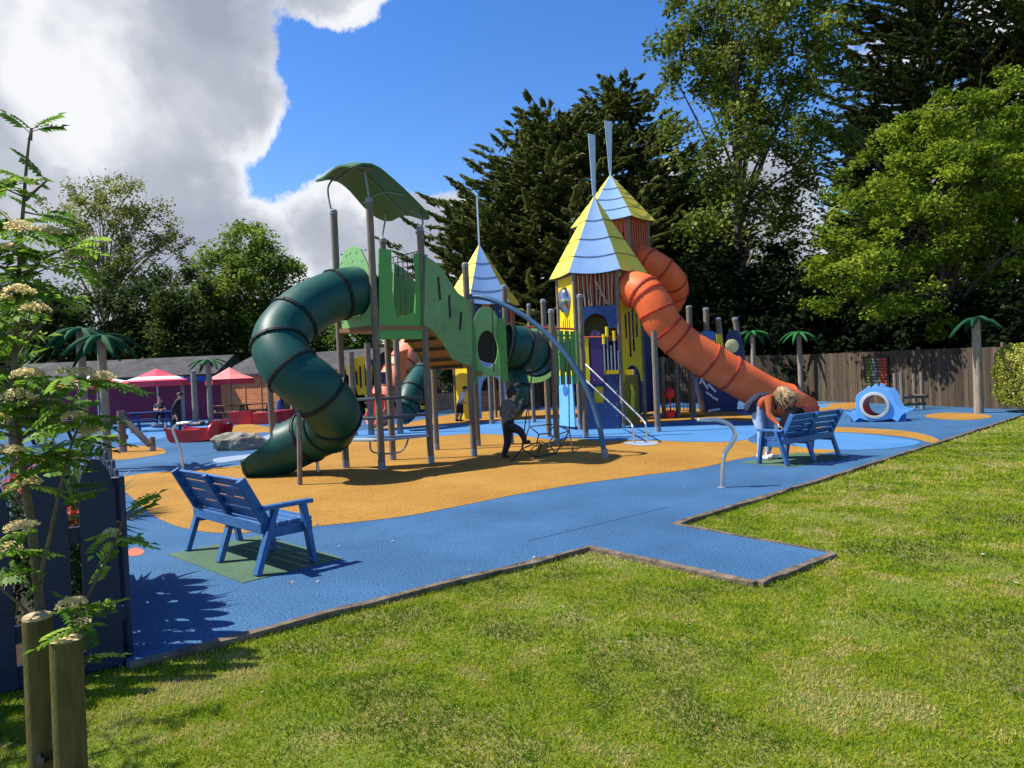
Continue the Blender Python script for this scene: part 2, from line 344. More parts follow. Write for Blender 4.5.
# ------------------------------------------------------------------ grass blades
def inside(px_, py_, poly):
    c = np.zeros(len(px_), bool); n = len(poly)
    for i in range(n):
        x1, y1 = poly[i][0], poly[i][1]; x2, y2 = poly[i - 1][0], poly[i - 1][1]
        cond = ((y1 > py_) != (y2 > py_)) & (px_ < (x2 - x1) * (py_ - y1) / (y2 - y1 + 1e-12) + x1); c ^= cond
    return c
cen = np.mean([[p[0], p[1]] for p in play_poly], axis=0)
GB = leafmat('grass_blade_green', [(0, (.075, .15, .003)), (.35, (.20, .29, .005)), (.6, (.28, .34, .008)), (.8, (.40, .36, .05)), (1, (.52, .43, .15))], .4, .6, .12)
# patchy colouring: a broad noise shifts the per-blade tint toward straw
nt2 = GB.node_tree; atn = [n_ for n_ in nt2.nodes if n_.type == 'ATTRIBUTE'][0]; rmp = [n_ for n_ in nt2.nodes if n_.type == 'VALTORGB'][0]
gp = nt2.nodes.new('ShaderNodeNewGeometry').outputs['Position']
def nz_(scale, lo, hi, a, b, det=5):
    n_ = nn(nt2, 'ShaderNodeTexNoise', Scale=scale, Detail=det, Roughness=.6); nt2.links.new(gp, n_.inputs['Vector'])
    m_ = nn(nt2, 'ShaderNodeMapRange'); m_.inputs[1].default_value = lo; m_.inputs[2].default_value = hi; m_.inputs[3].default_value = a; m_.inputs[4].default_value = b; nt2.links.new(n_.outputs[0], m_.inputs[0]); return m_.outputs[0]
def add_(a, b, op='ADD'):
    n_ = nt2.nodes.new('ShaderNodeMath'); n_.operation = op
    for i_, x_ in enumerate((a, b)):
        if isinstance(x_, float): n_.inputs[i_].default_value = x_
        else: nt2.links.new(x_, n_.inputs[i_])
    return n_.outputs[0]
tot = add_(add_(add_(atn.outputs['Fac'], .36, 'MULTIPLY'), nz_(.9, .45, .64, -.12, .78)), add_(nz_(4.2, .36, .68, -.2, .40), add_(nz_(13.0, .36, .66, -.12, .16), nz_(.28, .4, .62, -.10, .2))))
nt2.links.new(tot, rmp.inputs[0])
C_, A_, N_, LN_, WD_, TN_ = [], [], [], [], [], []
def edge_dist(x, y):
    d = np.full(len(x), 9.0)
    for i_ in range(len(P_edge) - 1):
        a, b = np.array(P_edge[i_][:2]), np.array(P_edge[i_ + 1][:2]); e = b - a; t_ = np.clip(((x - a[0]) * e[0] + (y - a[1]) * e[1]) / (e @ e), 0, 1); d = np.minimum(d, np.hypot(x - a[0] - e[0] * t_, y - a[1] - e[1] * t_))
    return d
for y0, y1, dens, ln, w in [(2.7, 4.2, 11000, .029, .0050), (4.2, 6.0, 7000, .030, .0066), (6.0, 9.0, 3600, .032, .0095), (9.0, 14.0, 1500, .038, .014), (14, 22, 480, .04, .022)]:
    xa, xb = -y1 * .78 - 1.0, y1 * .76 + 3.0
    N = int((xb - xa) * (y1 - y0) * dens); x = RNG.uniform(xa, xb, N); y = RNG.uniform(y0, y1, N)
    k = ~inside(x, y, play_poly) & (x > -.78 * y - 1.0) & (x < .76 * y + 3.0)
    bare = (np.sin(x * 2.3 + np.sin(y * 1.7) * 2) + np.sin(y * 2.9 + np.sin(x * 1.3) * 2) + np.sin(x * 5.1 + y * 3.7)) / 3
    k &= RNG.random(N) > np.clip(bare * 1.2 - .35, 0, .6)
    k &= ~((x < -2.35) & (y > 4.35))
    x, y = x[k], y[k]; N = len(x)
    a = RNG.normal(size=(N, 3)) * [.55, .55, .12] + [0.05, 0, .75]; l = ln * RNG.uniform(.5, 1.25, N) * (1 + .9 * np.exp(-edge_dist(x, y) / .05) * RNG.random(N))
    a /= np.linalg.norm(a, axis=1, keepdims=True)
    C_.append(np.stack([x, y, -.036 + l * .42 * a[:, 2]], 1)); A_.append(a); N_.append(RNG.normal(size=(N, 3))); LN_.append(l); WD_.append(w * RNG.uniform(.7, 1.3, N)); dd_ = edge_dist(x, y); rb_ = 1 / (1 + np.exp(-(x - 2.2 - .12 * y + np.sin(y * 2.1) * .8) * 1.4)); TN_.append(RNG.random(N) + 1.0 * np.exp(-dd_ / .16) * RNG.random(N) + .42 * rb_ * (.6 + .6 * np.sin(x * 1.9 + 2.2 * np.sin(y * 1.6)) * np.sin(y * 2.3)))
g = quads('grass', np.concatenate(C_), np.concatenate(A_), np.concatenate(N_), np.concatenate(LN_), np.concatenate(WD_), GB, None, np.concatenate(TN_)); g['kind'] = 'stuff'
lt_x = RNG.uniform(-3, 9, 900); lt_y = RNG.uniform(4.5, 15, 900); k_ = inside(lt_x, lt_y, play_poly) & (RNG.random(900) < .22); lt_x, lt_y = lt_x[k_], lt_y[k_]; N = len(lt_x)
lg_x = RNG.uniform(-3, 8, 90); lg_y = RNG.uniform(3, 10, 90)
LITM = leafmat('dry_leaf_bits', [(0, (.10, .06, .03)), (.6, (.25, .18, .09)), (1, (.6, .58, .5))], .1)
aa_ = RNG.normal(size=(N + 90, 3)) * [1, 1, .12]; cc_ = np.stack([np.concatenate([lt_x, lg_x]), np.concatenate([lt_y, lg_y]), np.concatenate([np.full(N, .012), np.full(90, -.016)])], 1); kk_ = ~inside(cc_[:, 0], cc_[:, 1], play_poly) | (cc_[:, 2] > 0)
lit = quads('fallen_leaves', cc_[kk_], aa_[kk_], RNG.normal(size=(int(kk_.sum()), 3)) * .25 + [0, 0, 1], RNG.uniform(.015, .045, int(kk_.sum())), RNG.uniform(.01, .028, int(kk_.sum())), LITM); lit['kind'] = 'stuff'
# ------------------------------------------------------------------ bench
def make_bench(label):
    t = thing('park_bench', label, 'bench', (0, 0, 0), 'blue timber benches')
    hw = .76
    for i in range(4):
        MB().box((0, -.18 + i * .118, .415), (hw * 2, .104, .035)).build('seat_slat', BENCHB, t, bev=.006)
    bd = Vector((0, -.26, .50)).normalized(); b0 = Vector((0, -.205, .40))
    rotb = Matrix(((1, 0, 0), (0, -bd.z, bd.y), (0, bd.y, bd.z))).transposed()
    ux = Vector((1, 0, 0)); nb = Vector((0, bd.z, -bd.y))
    M = Matrix((ux, nb, bd)).transposed()
    for i in range(4):
        c = b0 + bd * (.10 + i * .118) + nb * .03
        MB().box(c, (hw * 2, .028, .088), M).build('back_slat', BENCHB, t, bev=.006)
    MB().box((0, -.262, .40), (hw * 2, .04, .10)).build('rear_rail', BENCHB, t, bev=.006)
    for x in (-hw + .012, 0, hw - .012):
        MB().box(Vector((x, 0, 0)) + b0 + bd * .245 + nb * (.0 if x else -.007), (.05 if x else .075, .085 if x else .045, .55), M).build('back_post', BENCHB, t, bev=.006)
    for x in (-hw + .03, 0, hw - .03):
        end = x != 0; s = 1 if x > 0 else -1
        xo = x + (s * .055 if end else 0)
        ztop = .575 if end else .40
        f = (ztop) / .58
        lf = MB().beam((xo, .21, 0), (xo, .21 - .09 * f, ztop), .05, .085, (1, 0, 0)); lg = lf.build('front_leg', BENCHB, t, bev=.006)
        lr = MB().beam((xo, -.35, 0), (xo, -.35 + .20 * f, ztop), .05, .085, (1, 0, 0)); lg2 = lr.build('rear_leg', BENCHB, t, bev=.006)
        MB().box((x, .0, .345), (.05, .46, .095)).build('seat_bearer', BENCHB, t, bev=.006)
        if end:
            MB().box((xo, -.035, .585), (.085, .50, .04)).build('armrest', BENCHB, t, bev=.008)
            for (yy, zz) in ((.25, .35), (-.24, .35), (.195, .07), (-.325, .07)):
                MB().lathe([(.0001, .004), (.012, .004), (.014, 0)], (xo + s * .026, yy, zz), 10, (s, 0, 0)).build('bolt', STEEL, t)
    return t
bench = make_bench('blue slatted bench standing alone on a green mat, seen from behind')
fdir = Vector((.70, .71, 0)); bench.location = (-2.57, 6.94, .008); bench.scale = (.97,) * 3; bench.rotation_euler.z = math.atan2(-fdir.x, fdir.y)
MB().box((.835, .03, .35), (.004, .055, .035)).build('maker_plate', mat('plate_grey', (.25, .3, .38), .5), bench)
b2 = copy_tree(bench)
for ch in list(b2.children):
    if ch.name.startswith('maker_plate'): bpy.data.objects.remove(ch)
b2['label'] = 'blue slatted bench with a black bag on it beside the bending woman'
f2 = Vector((-.58, .81, 0)); b2.location = (4.64, 11.90, .006); b2.scale = (.93,) * 3; b2.rotation_euler.z = math.atan2(-f2.x, f2.y)
def mat_quad(cx, cy, ang, w, d, label, name):
    c, s = math.cos(ang), math.sin(ang)
    mb = MB(); vs = [(cx + c * a - s * b, cy + s * a + c * b) for a, b in ((-w / 2, -d / 2), (w / 2, -d / 2), (w / 2, d / 2), (-w / 2, d / 2))]
    mb.add([(x, y, .0) for x, y in vs] + [(x, y, .006) for x, y in vs], [(4, 5, 6, 7), (0, 1, 5, 4), (1, 2, 6, 5), (2, 3, 7, 6), (3, 0, 4, 7)])
    o = mb.build(name, GRR, None, smooth=False); tag(o, label, 'mat', 'green rubber mats under the benches'); return o
mat_quad(-2.57, 6.90, bench.rotation_euler.z, 1.66, .97, 'green rubber mat under the bench nearest the camera', 'rubber_mat')
mat_quad(4.65, 11.95, b2.rotation_euler.z, 1.66, .97, 'green rubber mat under the bench by the bending woman', 'rubber_mat')
# ------------------------------------------------------------------ play structures
def post(mb, px0, py0, px1, py1, Y=None, r=.075, top_cap=True):
    """a post from its foot pixel to the pixel of its top, at the foot's distance"""
    a = G(px0, py0) if Y is None else None
    if a is None: a = W(px0, py0, Y); a.z = 0
    b = W(px1, py1, a.y)
    mb.tube([a, b], r, 14); return a, b
def vpost(name, a, ztop, parent, r=.06, m=None, cap=True, lean=(0, 0)):
    a = Vector((a[0], a[1], 0)); b = Vector((a[0] + lean[0], a[1] + lean[1], ztop))
    o = MB().tube([a, b], r, 14).build(name, m or WOOD, parent)
    if cap:
        MB().lathe([(r + .006, -.05), (r + .006, .02), (r * .7, .045), (.001, .05)], b, 14, b - a).build('post_cap', DSTEEL, o)
    MB().lathe([(r + .005, 0), (r + .005, .14), (r, .142)], a, 14, b - a).build('post_shoe', DSTEEL, o)
    return o
def slide(name, pts, r, m, ringm, parent, rings, trough=2, n=9, seg=22):
    pl = spline(pts, n); k = len(pl); cut = k - trough * n
    mb = MB(); mb.tube(pl[:cut + 1], r, seg, False); mb.tube(pl[:cut + 1], r - .02, seg, False)
    # open trough at the end: lower half of the tube with a lip
    if trough:
        vs = []; fs = []; q = pl[cut:]; h = 13
        for i, p in enumerate(q):
            f = i / (len(q) - 1); nz = max(0, (f - .55) / .45); p = p - Vector((0, 0, r * .10 * nz * nz)); t = (q[min(i + 1, len(q) - 1)] - q[max(i - 1, 0)]).normalized(); side = t.cross(Vector((0, 0, 1))).normalized(); up = side.cross(t)
            span = R(132 - 48 * f); sc_ = 1 - .26 * nz * nz
            for rr in (r * sc_, (r - .025) * sc_):
                for j in range(h):
                    a = -span + 2 * span * j / (h - 1); vs.append(p + side * math.sin(a) * rr - up * math.cos(a) * rr)
        m2 = 2 * h
        for i in range(len(q) - 1):
            for j in range(h - 1):
                fs.append((i * m2 + j, i * m2 + j + 1, (i + 1) * m2 + j + 1, (i + 1) * m2 + j)); fs.append((i * m2 + h + j, (i + 1) * m2 + h + j, (i + 1) * m2 + h + j + 1, i * m2 + h + j + 1))
            for j in (0, h - 1): fs.append((i * m2 + j, (i + 1) * m2 + j, (i + 1) * m2 + h + j, i * m2 + h + j))
        e = (len(q) - 1) * m2
        for j in range(h - 1): fs.append((e + j, e + j + 1, e + h + j + 1, e + h + j))
        mb.add(vs, fs)
        e2 = (len(q) - 1) * m2; lip = [vs[e2 + j].lerp(vs[e2 + h + j], .5) for j in range(h)]; mb.tube(lip, .05, 8)
    o = mb.build(name, m, parent, sharp=60)
    for f in rings:
        i = min(cut, int(f * (k - 1))); p = pl[i]; t = (pl[min(i + 1, k - 1)] - pl[max(i - 1, 0)]).normalized()
        s_ring = MB().lathe([(r - .002, -.03), (r + .028, -.028), (r + .03, -.004), (r + .018, 0), (r + .03, .004), (r + .028, .028), (r - .002, .03)], p, 28, t); rg = s_ring; nq = t.orthogonal().normalized(); bq = t.cross(nq)
        for k_ in range(10):
            aq = 2 * math.pi * k_ / 10; rg.sphere(p + (nq * math.cos(aq) + bq * math.sin(aq)) * (r + .028) + t * .012, .016, 6, 4)
        rg.build('slide_ring', ringm, o)
    return o, pl
def arcpts(cx, cy, rx, ry, a0, a1, n=12): return [(cx + rx * math.cos(R(a0 + (a1 - a0) * i / n)), cy + ry * math.sin(R(a0 + (a1 - a0) * i / n))) for i in range(n + 1)]
def circ(cx, cy, rx, ry=None, n=16): return arcpts(cx, cy, rx, ry or rx, 0, 360 - 360 / n, n - 1)
def wall(name, p, q, z0, outline, m, parent, th=.025, holes=()):
    """flat panel standing between ground points p and q: outline in (0..1 along, metres above z0)"""
    p, q = Vector((p[0], p[1], z0)), Vector((q[0], q[1], z0)); ux = (q - p)
    Lw = ux.length; u = ux / Lw
    mb = MB().prism([(a * Lw, b) for a, b in outline], p, u, Vector((0, 0, 1)), th, [[(a * Lw, b) for a, b in h] for h in holes])
    # round-headed fixings let into the panel near its corners
    zs = [b for _, b in outline]; mb.cur = 1; nz = u.cross(Vector((0, 0, 1)))
    if max(zs) - min(zs) > .4 and Lw > .4:
        for a in (.09, .91):
            for f in (.08, .5, .92):
                b = min(zs) + (max(zs) - min(zs)) * f; cand = [x for x, y in outline if abs(y - b) < .5]
                if not cand: continue
                lo_, hi_ = min(cand), max(cand); aa = lo_ + .07 if a < .5 else hi_ - .07
                for sg_ in (-1, 1): mb.lathe([(.018, 0), (.016, .006), (.001, .009)], p + u * (aa * Lw) + Vector((0, 0, b)) + nz * sg_ * th / 2, 8, nz * sg_)
    return mb.build(name, [m, DSTEEL], parent, smooth=False, bev=.004)
# --- tower with the wavy canopy
pA, pB, pC, pD = G(346, 468), G(382, 470), G(431, 463), G(393, 460)
T = thing('play_tower', 'green play tower under a wavy canopy with dark green spiral tube slide', 'play tower', ((pA + pB + pC + pD) / 4).to_tuple())
def ztop(px, py, p): return W(px, py, p.y).z
tops = [ztop(333, 212, pA), ztop(368, 200, pB), ztop(418, 229, pC), ztop(384, 240, pD)]
for p, zt in zip((pA, pB, pC, pD), tops): vpost('post', p, zt, T, .066)
ctr = (pA + pB + pC + pD) / 4
PZ = 2.62
def inset(p, k): return ctr + (p - ctr) * k
mb = MB(); q = [inset(p, 1.08) for p in (pA, pB, pC, pD)]
mb.add([(p.x, p.y, PZ) for p in q] + [(p.x, p.y, PZ - .08) for p in q], [(0, 1, 2, 3), (7, 6, 5, 4)] + [(i, i + 4, (i + 1) % 4 + 4, (i + 1) % 4) for i in range(4)])
mb.build('platform', BROWNP, T, smooth=False)
# canopy: grid between high edge (A-B side) and low edge (C-D side)
def canopy():
    e1 = (pB - pA).normalized(); mid0 = (pA + pB) / 2; mid1 = (pC + pD) / 2; e2 = (mid1 - mid0); e2.z = 0; Lc = e2.length; e2.normalize(); e1 = Vector((0, 0, 1)).cross(e2) * (1 if Vector((0, 0, 1)).cross(e2).dot(e1) > 0 else -1)
    vs, fs = [], []; nu, nv = 22, 18
    S = [(-.30, 5.47), (-.16, 5.52), (0, 5.58), (.2, 5.56), (.4, 5.44), (.6, 5.28), (.8, 5.11), (1.0, 4.97), (1.12, 4.90), (1.22, 4.87)]
    for layer in (0, -.035):
        for i in range(nu + 1):
            s_ = i / nu; x = s_ * (len(S) - 1); k = min(int(x), len(S) - 2); f = x - k
            f2 = f * f * (3 - 2 * f); sv = S[k][0] + (S[k + 1][0] - S[k][0]) * f; z = S[k][1] + (S[k + 1][1] - S[k][1]) * f2 if k in (0,) else S[k][1] + (S[k + 1][1] - S[k][1]) * f
            wv = .70 + .05 * math.cos(s_ * 9) - .10 * max(0, (s_ - .9) / .1) ** 2 - .22 * max(0, (.1 - s_) / .1) ** 2
            for j in range(nv + 1):
                t = -1 + 2 * j / nv
                edge = .07 * math.cos(t * 2.6) - .05
                p = mid0 + e2 * (sv * Lc) + e1 * (t * wv)
                vs.append((p.x, p.y, z + edge * .6 + .03 * math.sin(t * 3 + s_ * 3) - t * .08 * s_ + layer))
    m1 = (nu + 1) * (nv + 1)
    for i in range(nu):
        for j in range(nv):
            a = i * (nv + 1) + j; fs.append((a, a + 1, a + nv + 2, a + nv + 1)); fs.append((a + m1, a + m1 + nv + 1, a + m1 + nv + 2, a + m1 + 1))
    for i in range(nu):
        for j in (0, nv):
            a = i * (nv + 1) + j; b = a + nv + 1; fs.append((a, b, b + m1, a + m1))
    for j in range(nv):
        for i in (0, nu):
            a = i * (nv + 1) + j; fs.append((a, a + 1, a + 1 + m1, a + m1))
    o = MB().add(vs, fs).build('canopy', CANOP, T, sharp=70)
    # seam ribs and fixing plates below
    rb = MB()
    for s_ in (.3, .62):
        i = int(s_ * nu); rb.tube([Vector(vs[m1 + i * (nv + 1) + j]) - Vector((0, 0, .012)) for j in range(1, nv)], .012, 6)
    rb.tube([Vector(vs[m1 + i * (nv + 1) + nv // 2]) - Vector((0, 0, .012)) for i in range(2, nu)], .014, 6)
    rb.build('canopy_rib', DSTEEL, o)
    return lambda s_, t: Vector(vs[m1 + int(s_ * nu) * (nv + 1) + int((t + 1) / 2 * nv)]), o
cp, canopy_o = canopy()
for p, zt, (s_, t) in zip((pA, pB, pC, pD), tops, ((.25, -.7), (.25, .7), (.78, .55), (.78, -.55))):
    e = cp(s_, t); a = Vector((p.x, p.y, zt)); out = (a - Vector((ctr.x, ctr.y, zt))) * .12
    MB().tube(spline([a, a + Vector((0, 0, .12)) + out * .6, a.lerp(e, .6) + out + Vector((0, 0, .06)), e + Vector((0, 0, -.01))], 6), .018, 8).build('canopy_bracket', DSTEEL, T)
# slide
SP = [W(364, 290, 13.45), W(337, 295, 13.0), W(303, 312, 12.5), W(280, 340, 12.0), W(290, 368, 11.72), W(316, 390, 11.75), W(333, 412, 12.1), W(330, 426, 12.6), W(311, 436, 12.95), W(288, 447, 13.0), W(270, 452, 13.0), W(247, 454, 12.95)]
so_, pl = slide('tube_slide', SP, .45, TEAL, TEALR, T, [.01, .10, .22, .30, .38, .48, .57, .65, .745], 2)
sp = MB(); f = G(300, 485); sp.tube([f, W(299, 412, f.y)], .04, 10); sp.build('slide_support', DSTEEL if False else WOOD, T)
f = G(318, 472); MB().tube([f, (f.x, f.y, .35)], .03, 10).build('slide_support', STEEL, T)
# panel where the slide leaves (A-B side), with small holes and rounded top
def dots(n, x0, x1, y0, y1): return [circ(random.uniform(x0, x1), random.uniform(y0, y1), .03, .022, 7) for _ in range(n)]
random.seed(4)
wall('slide_panel', pA, pB, PZ, [(.06, .0), (.94, 0), (.96, .7), (.9, 1.1), (.72, 1.42), (.5, 1.5), (.28, 1.44), (.1, 1.15), (.04, .7)], GRNL, T, .03,
     holes=[circ(.5, .62, .47, .44, 20)] + [circ(x, y, .035, .022, 7) for x, y in ((.2, 1.2), (.34, 1.33), (.52, 1.2), (.62, 1.35), (.76, 1.18), (.45, 1.36))])
# front-right side: green posts frame with opening, bars inside
wall('side_panel', pB, pC, PZ - .25, [(.05, .0), (1.06, 0), (1.10, 1.0), (1.12, 1.62), (.84, 1.62), (.86, 1.1), (.80, .5), (.42, .40), (.36, .9), (.38, 1.65), (.14, 1.65), (.10, .9)], GRN, T, .04)
nb_ = MB()
for i in range(7):
    p = pD.lerp(pC, .08 + i * .14); h = 1.25 - .1 * i
    nb_.beam((p.x, p.y, PZ), (p.x, p.y, PZ + h), .10, .02, (0, 1, 0))
nb_.build('rear_slat_panel', GRND, T, smooth=False)
nb_ = MB()
for i in range(9):
    p = pD.lerp(pC, i / 8); nb_.tube([(p.x, p.y + .08, PZ + .95), (p.x, p.y + .08, PZ + 1.45)], .010, 6)
for i in range(5): nb_.tube([(pD.x, pD.y + .08, PZ + .95 + i * .125), (pC.x, pC.y + .08, PZ + .95 + i * .125)], .010, 6)
nb_.build('rope_net', ROPE, T)
# climbing shelves between the posts
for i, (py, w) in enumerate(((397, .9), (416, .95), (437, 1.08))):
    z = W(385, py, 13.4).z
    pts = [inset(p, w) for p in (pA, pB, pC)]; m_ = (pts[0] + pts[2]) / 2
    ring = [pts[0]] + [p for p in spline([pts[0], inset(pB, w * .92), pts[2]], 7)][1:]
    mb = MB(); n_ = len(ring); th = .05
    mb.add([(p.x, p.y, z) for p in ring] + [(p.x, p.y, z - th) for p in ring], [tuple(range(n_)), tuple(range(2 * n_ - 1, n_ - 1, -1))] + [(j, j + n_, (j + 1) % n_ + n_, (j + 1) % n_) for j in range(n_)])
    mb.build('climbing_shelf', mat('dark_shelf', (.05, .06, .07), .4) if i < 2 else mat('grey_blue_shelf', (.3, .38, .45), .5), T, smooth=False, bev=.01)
a = inset(pB, .8); MB().tube(spline([(a.x - .25, a.y + .2, .55), (a.x - .2, a.y + .15, .3), (a.x + .3, a.y + .2, .28), (a.x + .42, a.y + .45, .5)], 6), .018, 8).build('shelf_bracket', STEEL, T)
# sloping bridge with big sage panel down to the next deck
pE, pF, pG = G(437, 450), G(474, 456), G(478, 446)
vpost('post', pE, 2.6, T, .06)
def Wl(pix, Y0, x0, Y1, x1): # pixels on a vertical plane through two ground points
    return [W(px, py, Y0 + (Y1 - Y0) * (px - x0) / (x1 - x0)) for px, py in pix]
o1 = Wl([(426, 256), (434, 261), (440, 266), (450, 281), (458, 293), (467, 299), (471, 303), (472, 330), (472, 362), (470, 366), (464, 364), (453, 359), (447, 348), (440, 338), (433, 330), (424, 325)], pC.y, 430, pF.y, 474)
def slab(pts, nvec, th):
    mb = MB(); k = len(pts); nv = Vector(nvec).normalized() * th
    mb.add([p for p in pts] + [p + nv for p in pts], [tuple(range(k)), tuple(range(2 * k - 1, k - 1, -1))] + [(i, (i + 1) % k, (i + 1) % k + k, i + k) for i in range(k)]); return mb
bn = Vector((-(pF - pC).y, (pF - pC).x, 0))
bp_ = slab(o1, bn, .04).build('bridge_panel', GRND, T, smooth=False)
gs = MB()
for (a, b) in (((438, 277), (440, 300)), ((449, 295), (450, 318)), ((461, 312), (460, 330))):
    pa, pb = Wl([a, b], pC.y, 430, pF.y, 474); gs.beam(pa - bn.normalized() * .004, pb - bn.normalized() * .004, .05, .012, bn)
gs.build('slot', BLK, bp_)
bo = MB()
for pix in ((434, 300), (445, 330), (458, 345), (470, 310), (470, 355), (436, 320)):
    p = Wl([pix], pC.y, 430, pF.y, 474)[0]; bo.sphere(p - bn.normalized() * .005, .02, 8, 6)
bo.build('bolt', DSTEEL, bp_)
# curved floor under the bridge, width going back
cu = Wl([(384, 319), (400, 322), (415, 325), (427, 329), (436, 337), (444, 347), (452, 358), (462, 365), (474, 368)], pB.y + .2, 384, pF.y, 474); bw = bn.normalized() * .95
mb = MB(); k = len(cu); mb.add(cu + [p + bw for p in cu] + [p + Vector((0, 0, .06)) for p in cu] + [p + bw + Vector((0, 0, .06)) for p in cu], [(i, i + 1, i + 1 + k, i + k) for i in range(k - 1)] + [(2 * k + i, 3 * k + i, 3 * k + i + 1, 2 * k + i + 1) for i in range(k - 1)] + [(i, 2 * k + i, 2 * k + i + 1, i + 1) for i in range(k - 1)])
fl = mb.build('bridge_floor', BROWNP, T, sharp=60)
mb = MB()
for i in range(1, k - 1): mb.beam(cu[i] - Vector((0, 0, .03)), cu[i] + bw - Vector((0, 0, .03)), .05, .05)
mb.build('floor_joist', mat('dark_joist', (.05, .035, .02), .8), fl)
slab([p + bw for p in o1], bn, .04).build('bridge_panel', GRND, T, smooth=False)

# --- deck with tunnel, arc and net
pH, pI, pJ, pK, pLl = G(511, 444), G(557, 444), G(549, 437), G(586, 438.5), G(534, 422.5)
D = thing('climbing_deck', 'low green climbing deck with tunnel tube, blue arched pole and rope net', 'climbing frame', ((pF + pK) / 2).to_tuple())
for p, (tx, ty) in ((pF, (464, 265)), (pG, (470, 300)), (pH, (504, 287)), (pI, (550, 311)), (pJ, (543, 301)), (pK, (579, 296)), (pLl, (529, 305))):
    vpost('post', p, ztop(tx, ty, p), D, .066)
for foot, tp in (((492, 424), (490, 372)), ((549, 428), (548, 385)), ((503, 423), (502, 372))):
    p = G(*foot); vpost('post', p, ztop(*tp, p), D, .075, cap=False)
DZ = 1.72
pts = [pF, pH, V(pH.x + .2, pH.y + 1.2, 0), V(pF.x + .2, pF.y + 1.6, 0)]
slab([V(p.x, p.y, DZ) for p in pts], (0, 0, -1), .08).build('platform', BROWNP, D, smooth=False)
arch = [(.04, -.12), (.04, .95), (.10, 1.08), (.2, 1.1)] + [(.5 + .34 * math.cos(R(a)), .95 + .42 * math.sin(R(a))) for a in range(160, 10, -15)] + [(.8, 1.1), (.9, 1.08), (.96, .95), (.96, -.12)]
pf2, ph2 = W(473, 440, 15.2), W(510, 440, 15.4)
wall('entrance_panel', pf2, ph2, DZ, arch, GRNL, D, .03, holes=[circ(.5, .46, .27, .40, 20)])
for a, b in ((-.02, .20), (.80, 1.02)):
    wall('grab_panel', pf2 + V(0, -.06, 0), ph2 + V(0, -.06, 0), DZ - .25, [(a, 0), (b, 0), (b, 1.1), ((a + b) / 2 + .06, 1.35), ((a + b) / 2 - .06, 1.35), (a, 1.1)], GRN, D, .04)
tn = spline([W(506, 345, 15.9), W(516, 347, 16.0), W(527, 351, 16.3), W(537, 356, 16.9)], 8)
tnl = MB().tube(tn, .47, 24, False).tube(tn, .45, 24, False).build('tunnel_tube', TEAL, D)
for i in (1, 10, 18, 24):
    t_ = (tn[min(i + 1, 24)] - tn[i - 1]).normalized()
    MB().lathe([(.46, -.03), (.5, -.03), (.5, .03), (.46, .03)], tn[i], 26, t_).build('tunnel_ring', TEALR, tnl)
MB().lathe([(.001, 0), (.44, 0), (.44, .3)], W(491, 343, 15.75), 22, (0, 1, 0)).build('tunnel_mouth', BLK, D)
wall('disc_panel', W(522, 440, 17.6), W(552, 440, 17.3), 1.40, circ(.5, .66, .92, .68, 24), GRNL, D, .03)
mb = MB()
for i in range(5):
    p = pI.lerp(pK, .1 + i * .2); mb.box((p.x, p.y + .1, 1.95), (.11, .02, 1.25))
mb.build('slat_panel', GRN, D, smooth=False, bev=.004)
MB().tube([W(520, 327, 17), W(575, 329, 17.2)], .025, 8).tube([W(520, 334, 17), W(575, 336, 17.2)], .025, 8).build('red_rail', REDB, D)
# small spiral slide tube below the deck
slide('tube_slide', [W(508, 364, 16.6), W(515, 372, 16.2), W(520, 386, 15.9), W(519, 400, 15.9), W(513, 412, 16.2)], .21, TEAL, TEALR, D, [.05, .3, .55, .8], 0)
# arch pole
arc = spline([W(466, 296, 14.65), W(492, 300, 14.4), W(530, 320, 14.1), W(562, 350, 13.8), W(585, 385, 13.6), W(598, 420, 13.5), G(605, 458)], 8)
MB().tube(arc, .05, 14).build('arch_pole', STEELB, D)
fo = G(605, 458); MB().lathe([(.06, 0), (.06, .16), (.05, .17)], fo, 14).build('pole_sleeve', DSTEEL, D)
nt_ = MB(); low = [G(522, 455), G(536, 458), G(556, 456), G(570, 447), G(556, 441), G(530, 441)]; lift = [.12, .02, .05, .35, .4, .35]
low = [V(p.x, p.y, z) for p, z in zip(low, lift)]
up = [arc[i] for i in (14, 18, 22, 26, 30, 33)] 
for i in range(6):
    nt_.tube([low[i], low[(i + 1) % 6]], .014, 6); m_ = (sum(low, V(0, 0, 0)) / 6); nt_.tube([low[i], m_.lerp(low[i], .35)], .014, 6); nt_.tube([m_.lerp(low[i], .35), m_.lerp(low[(i + 1) % 6], .35)], .014, 6)
for i, j in ((0, 1), (3, 3)): nt_.tube([low[i], up[j]], .012, 6)
nt_.tube([low[0], G(512, 461)], .016, 6); nt_.tube([low[3], G(573, 453)], .016, 6); nt_.tube([low[5], V(low[5].x, low[5].y, 1.9)], .012, 6)
nt_.build('rope_net', ROPE, D)
for px in (499, 516, 538):
    pass
rp = MB()
for px, y0, y1 in ((492, 303, 372), (514, 314, 330), (539, 332, 345)): rp.tube([W(px, y0, 14.4), W(px + 2, y1, 14.4)], .012, 6)
rp.build('hanging_rope', ROPE, D)

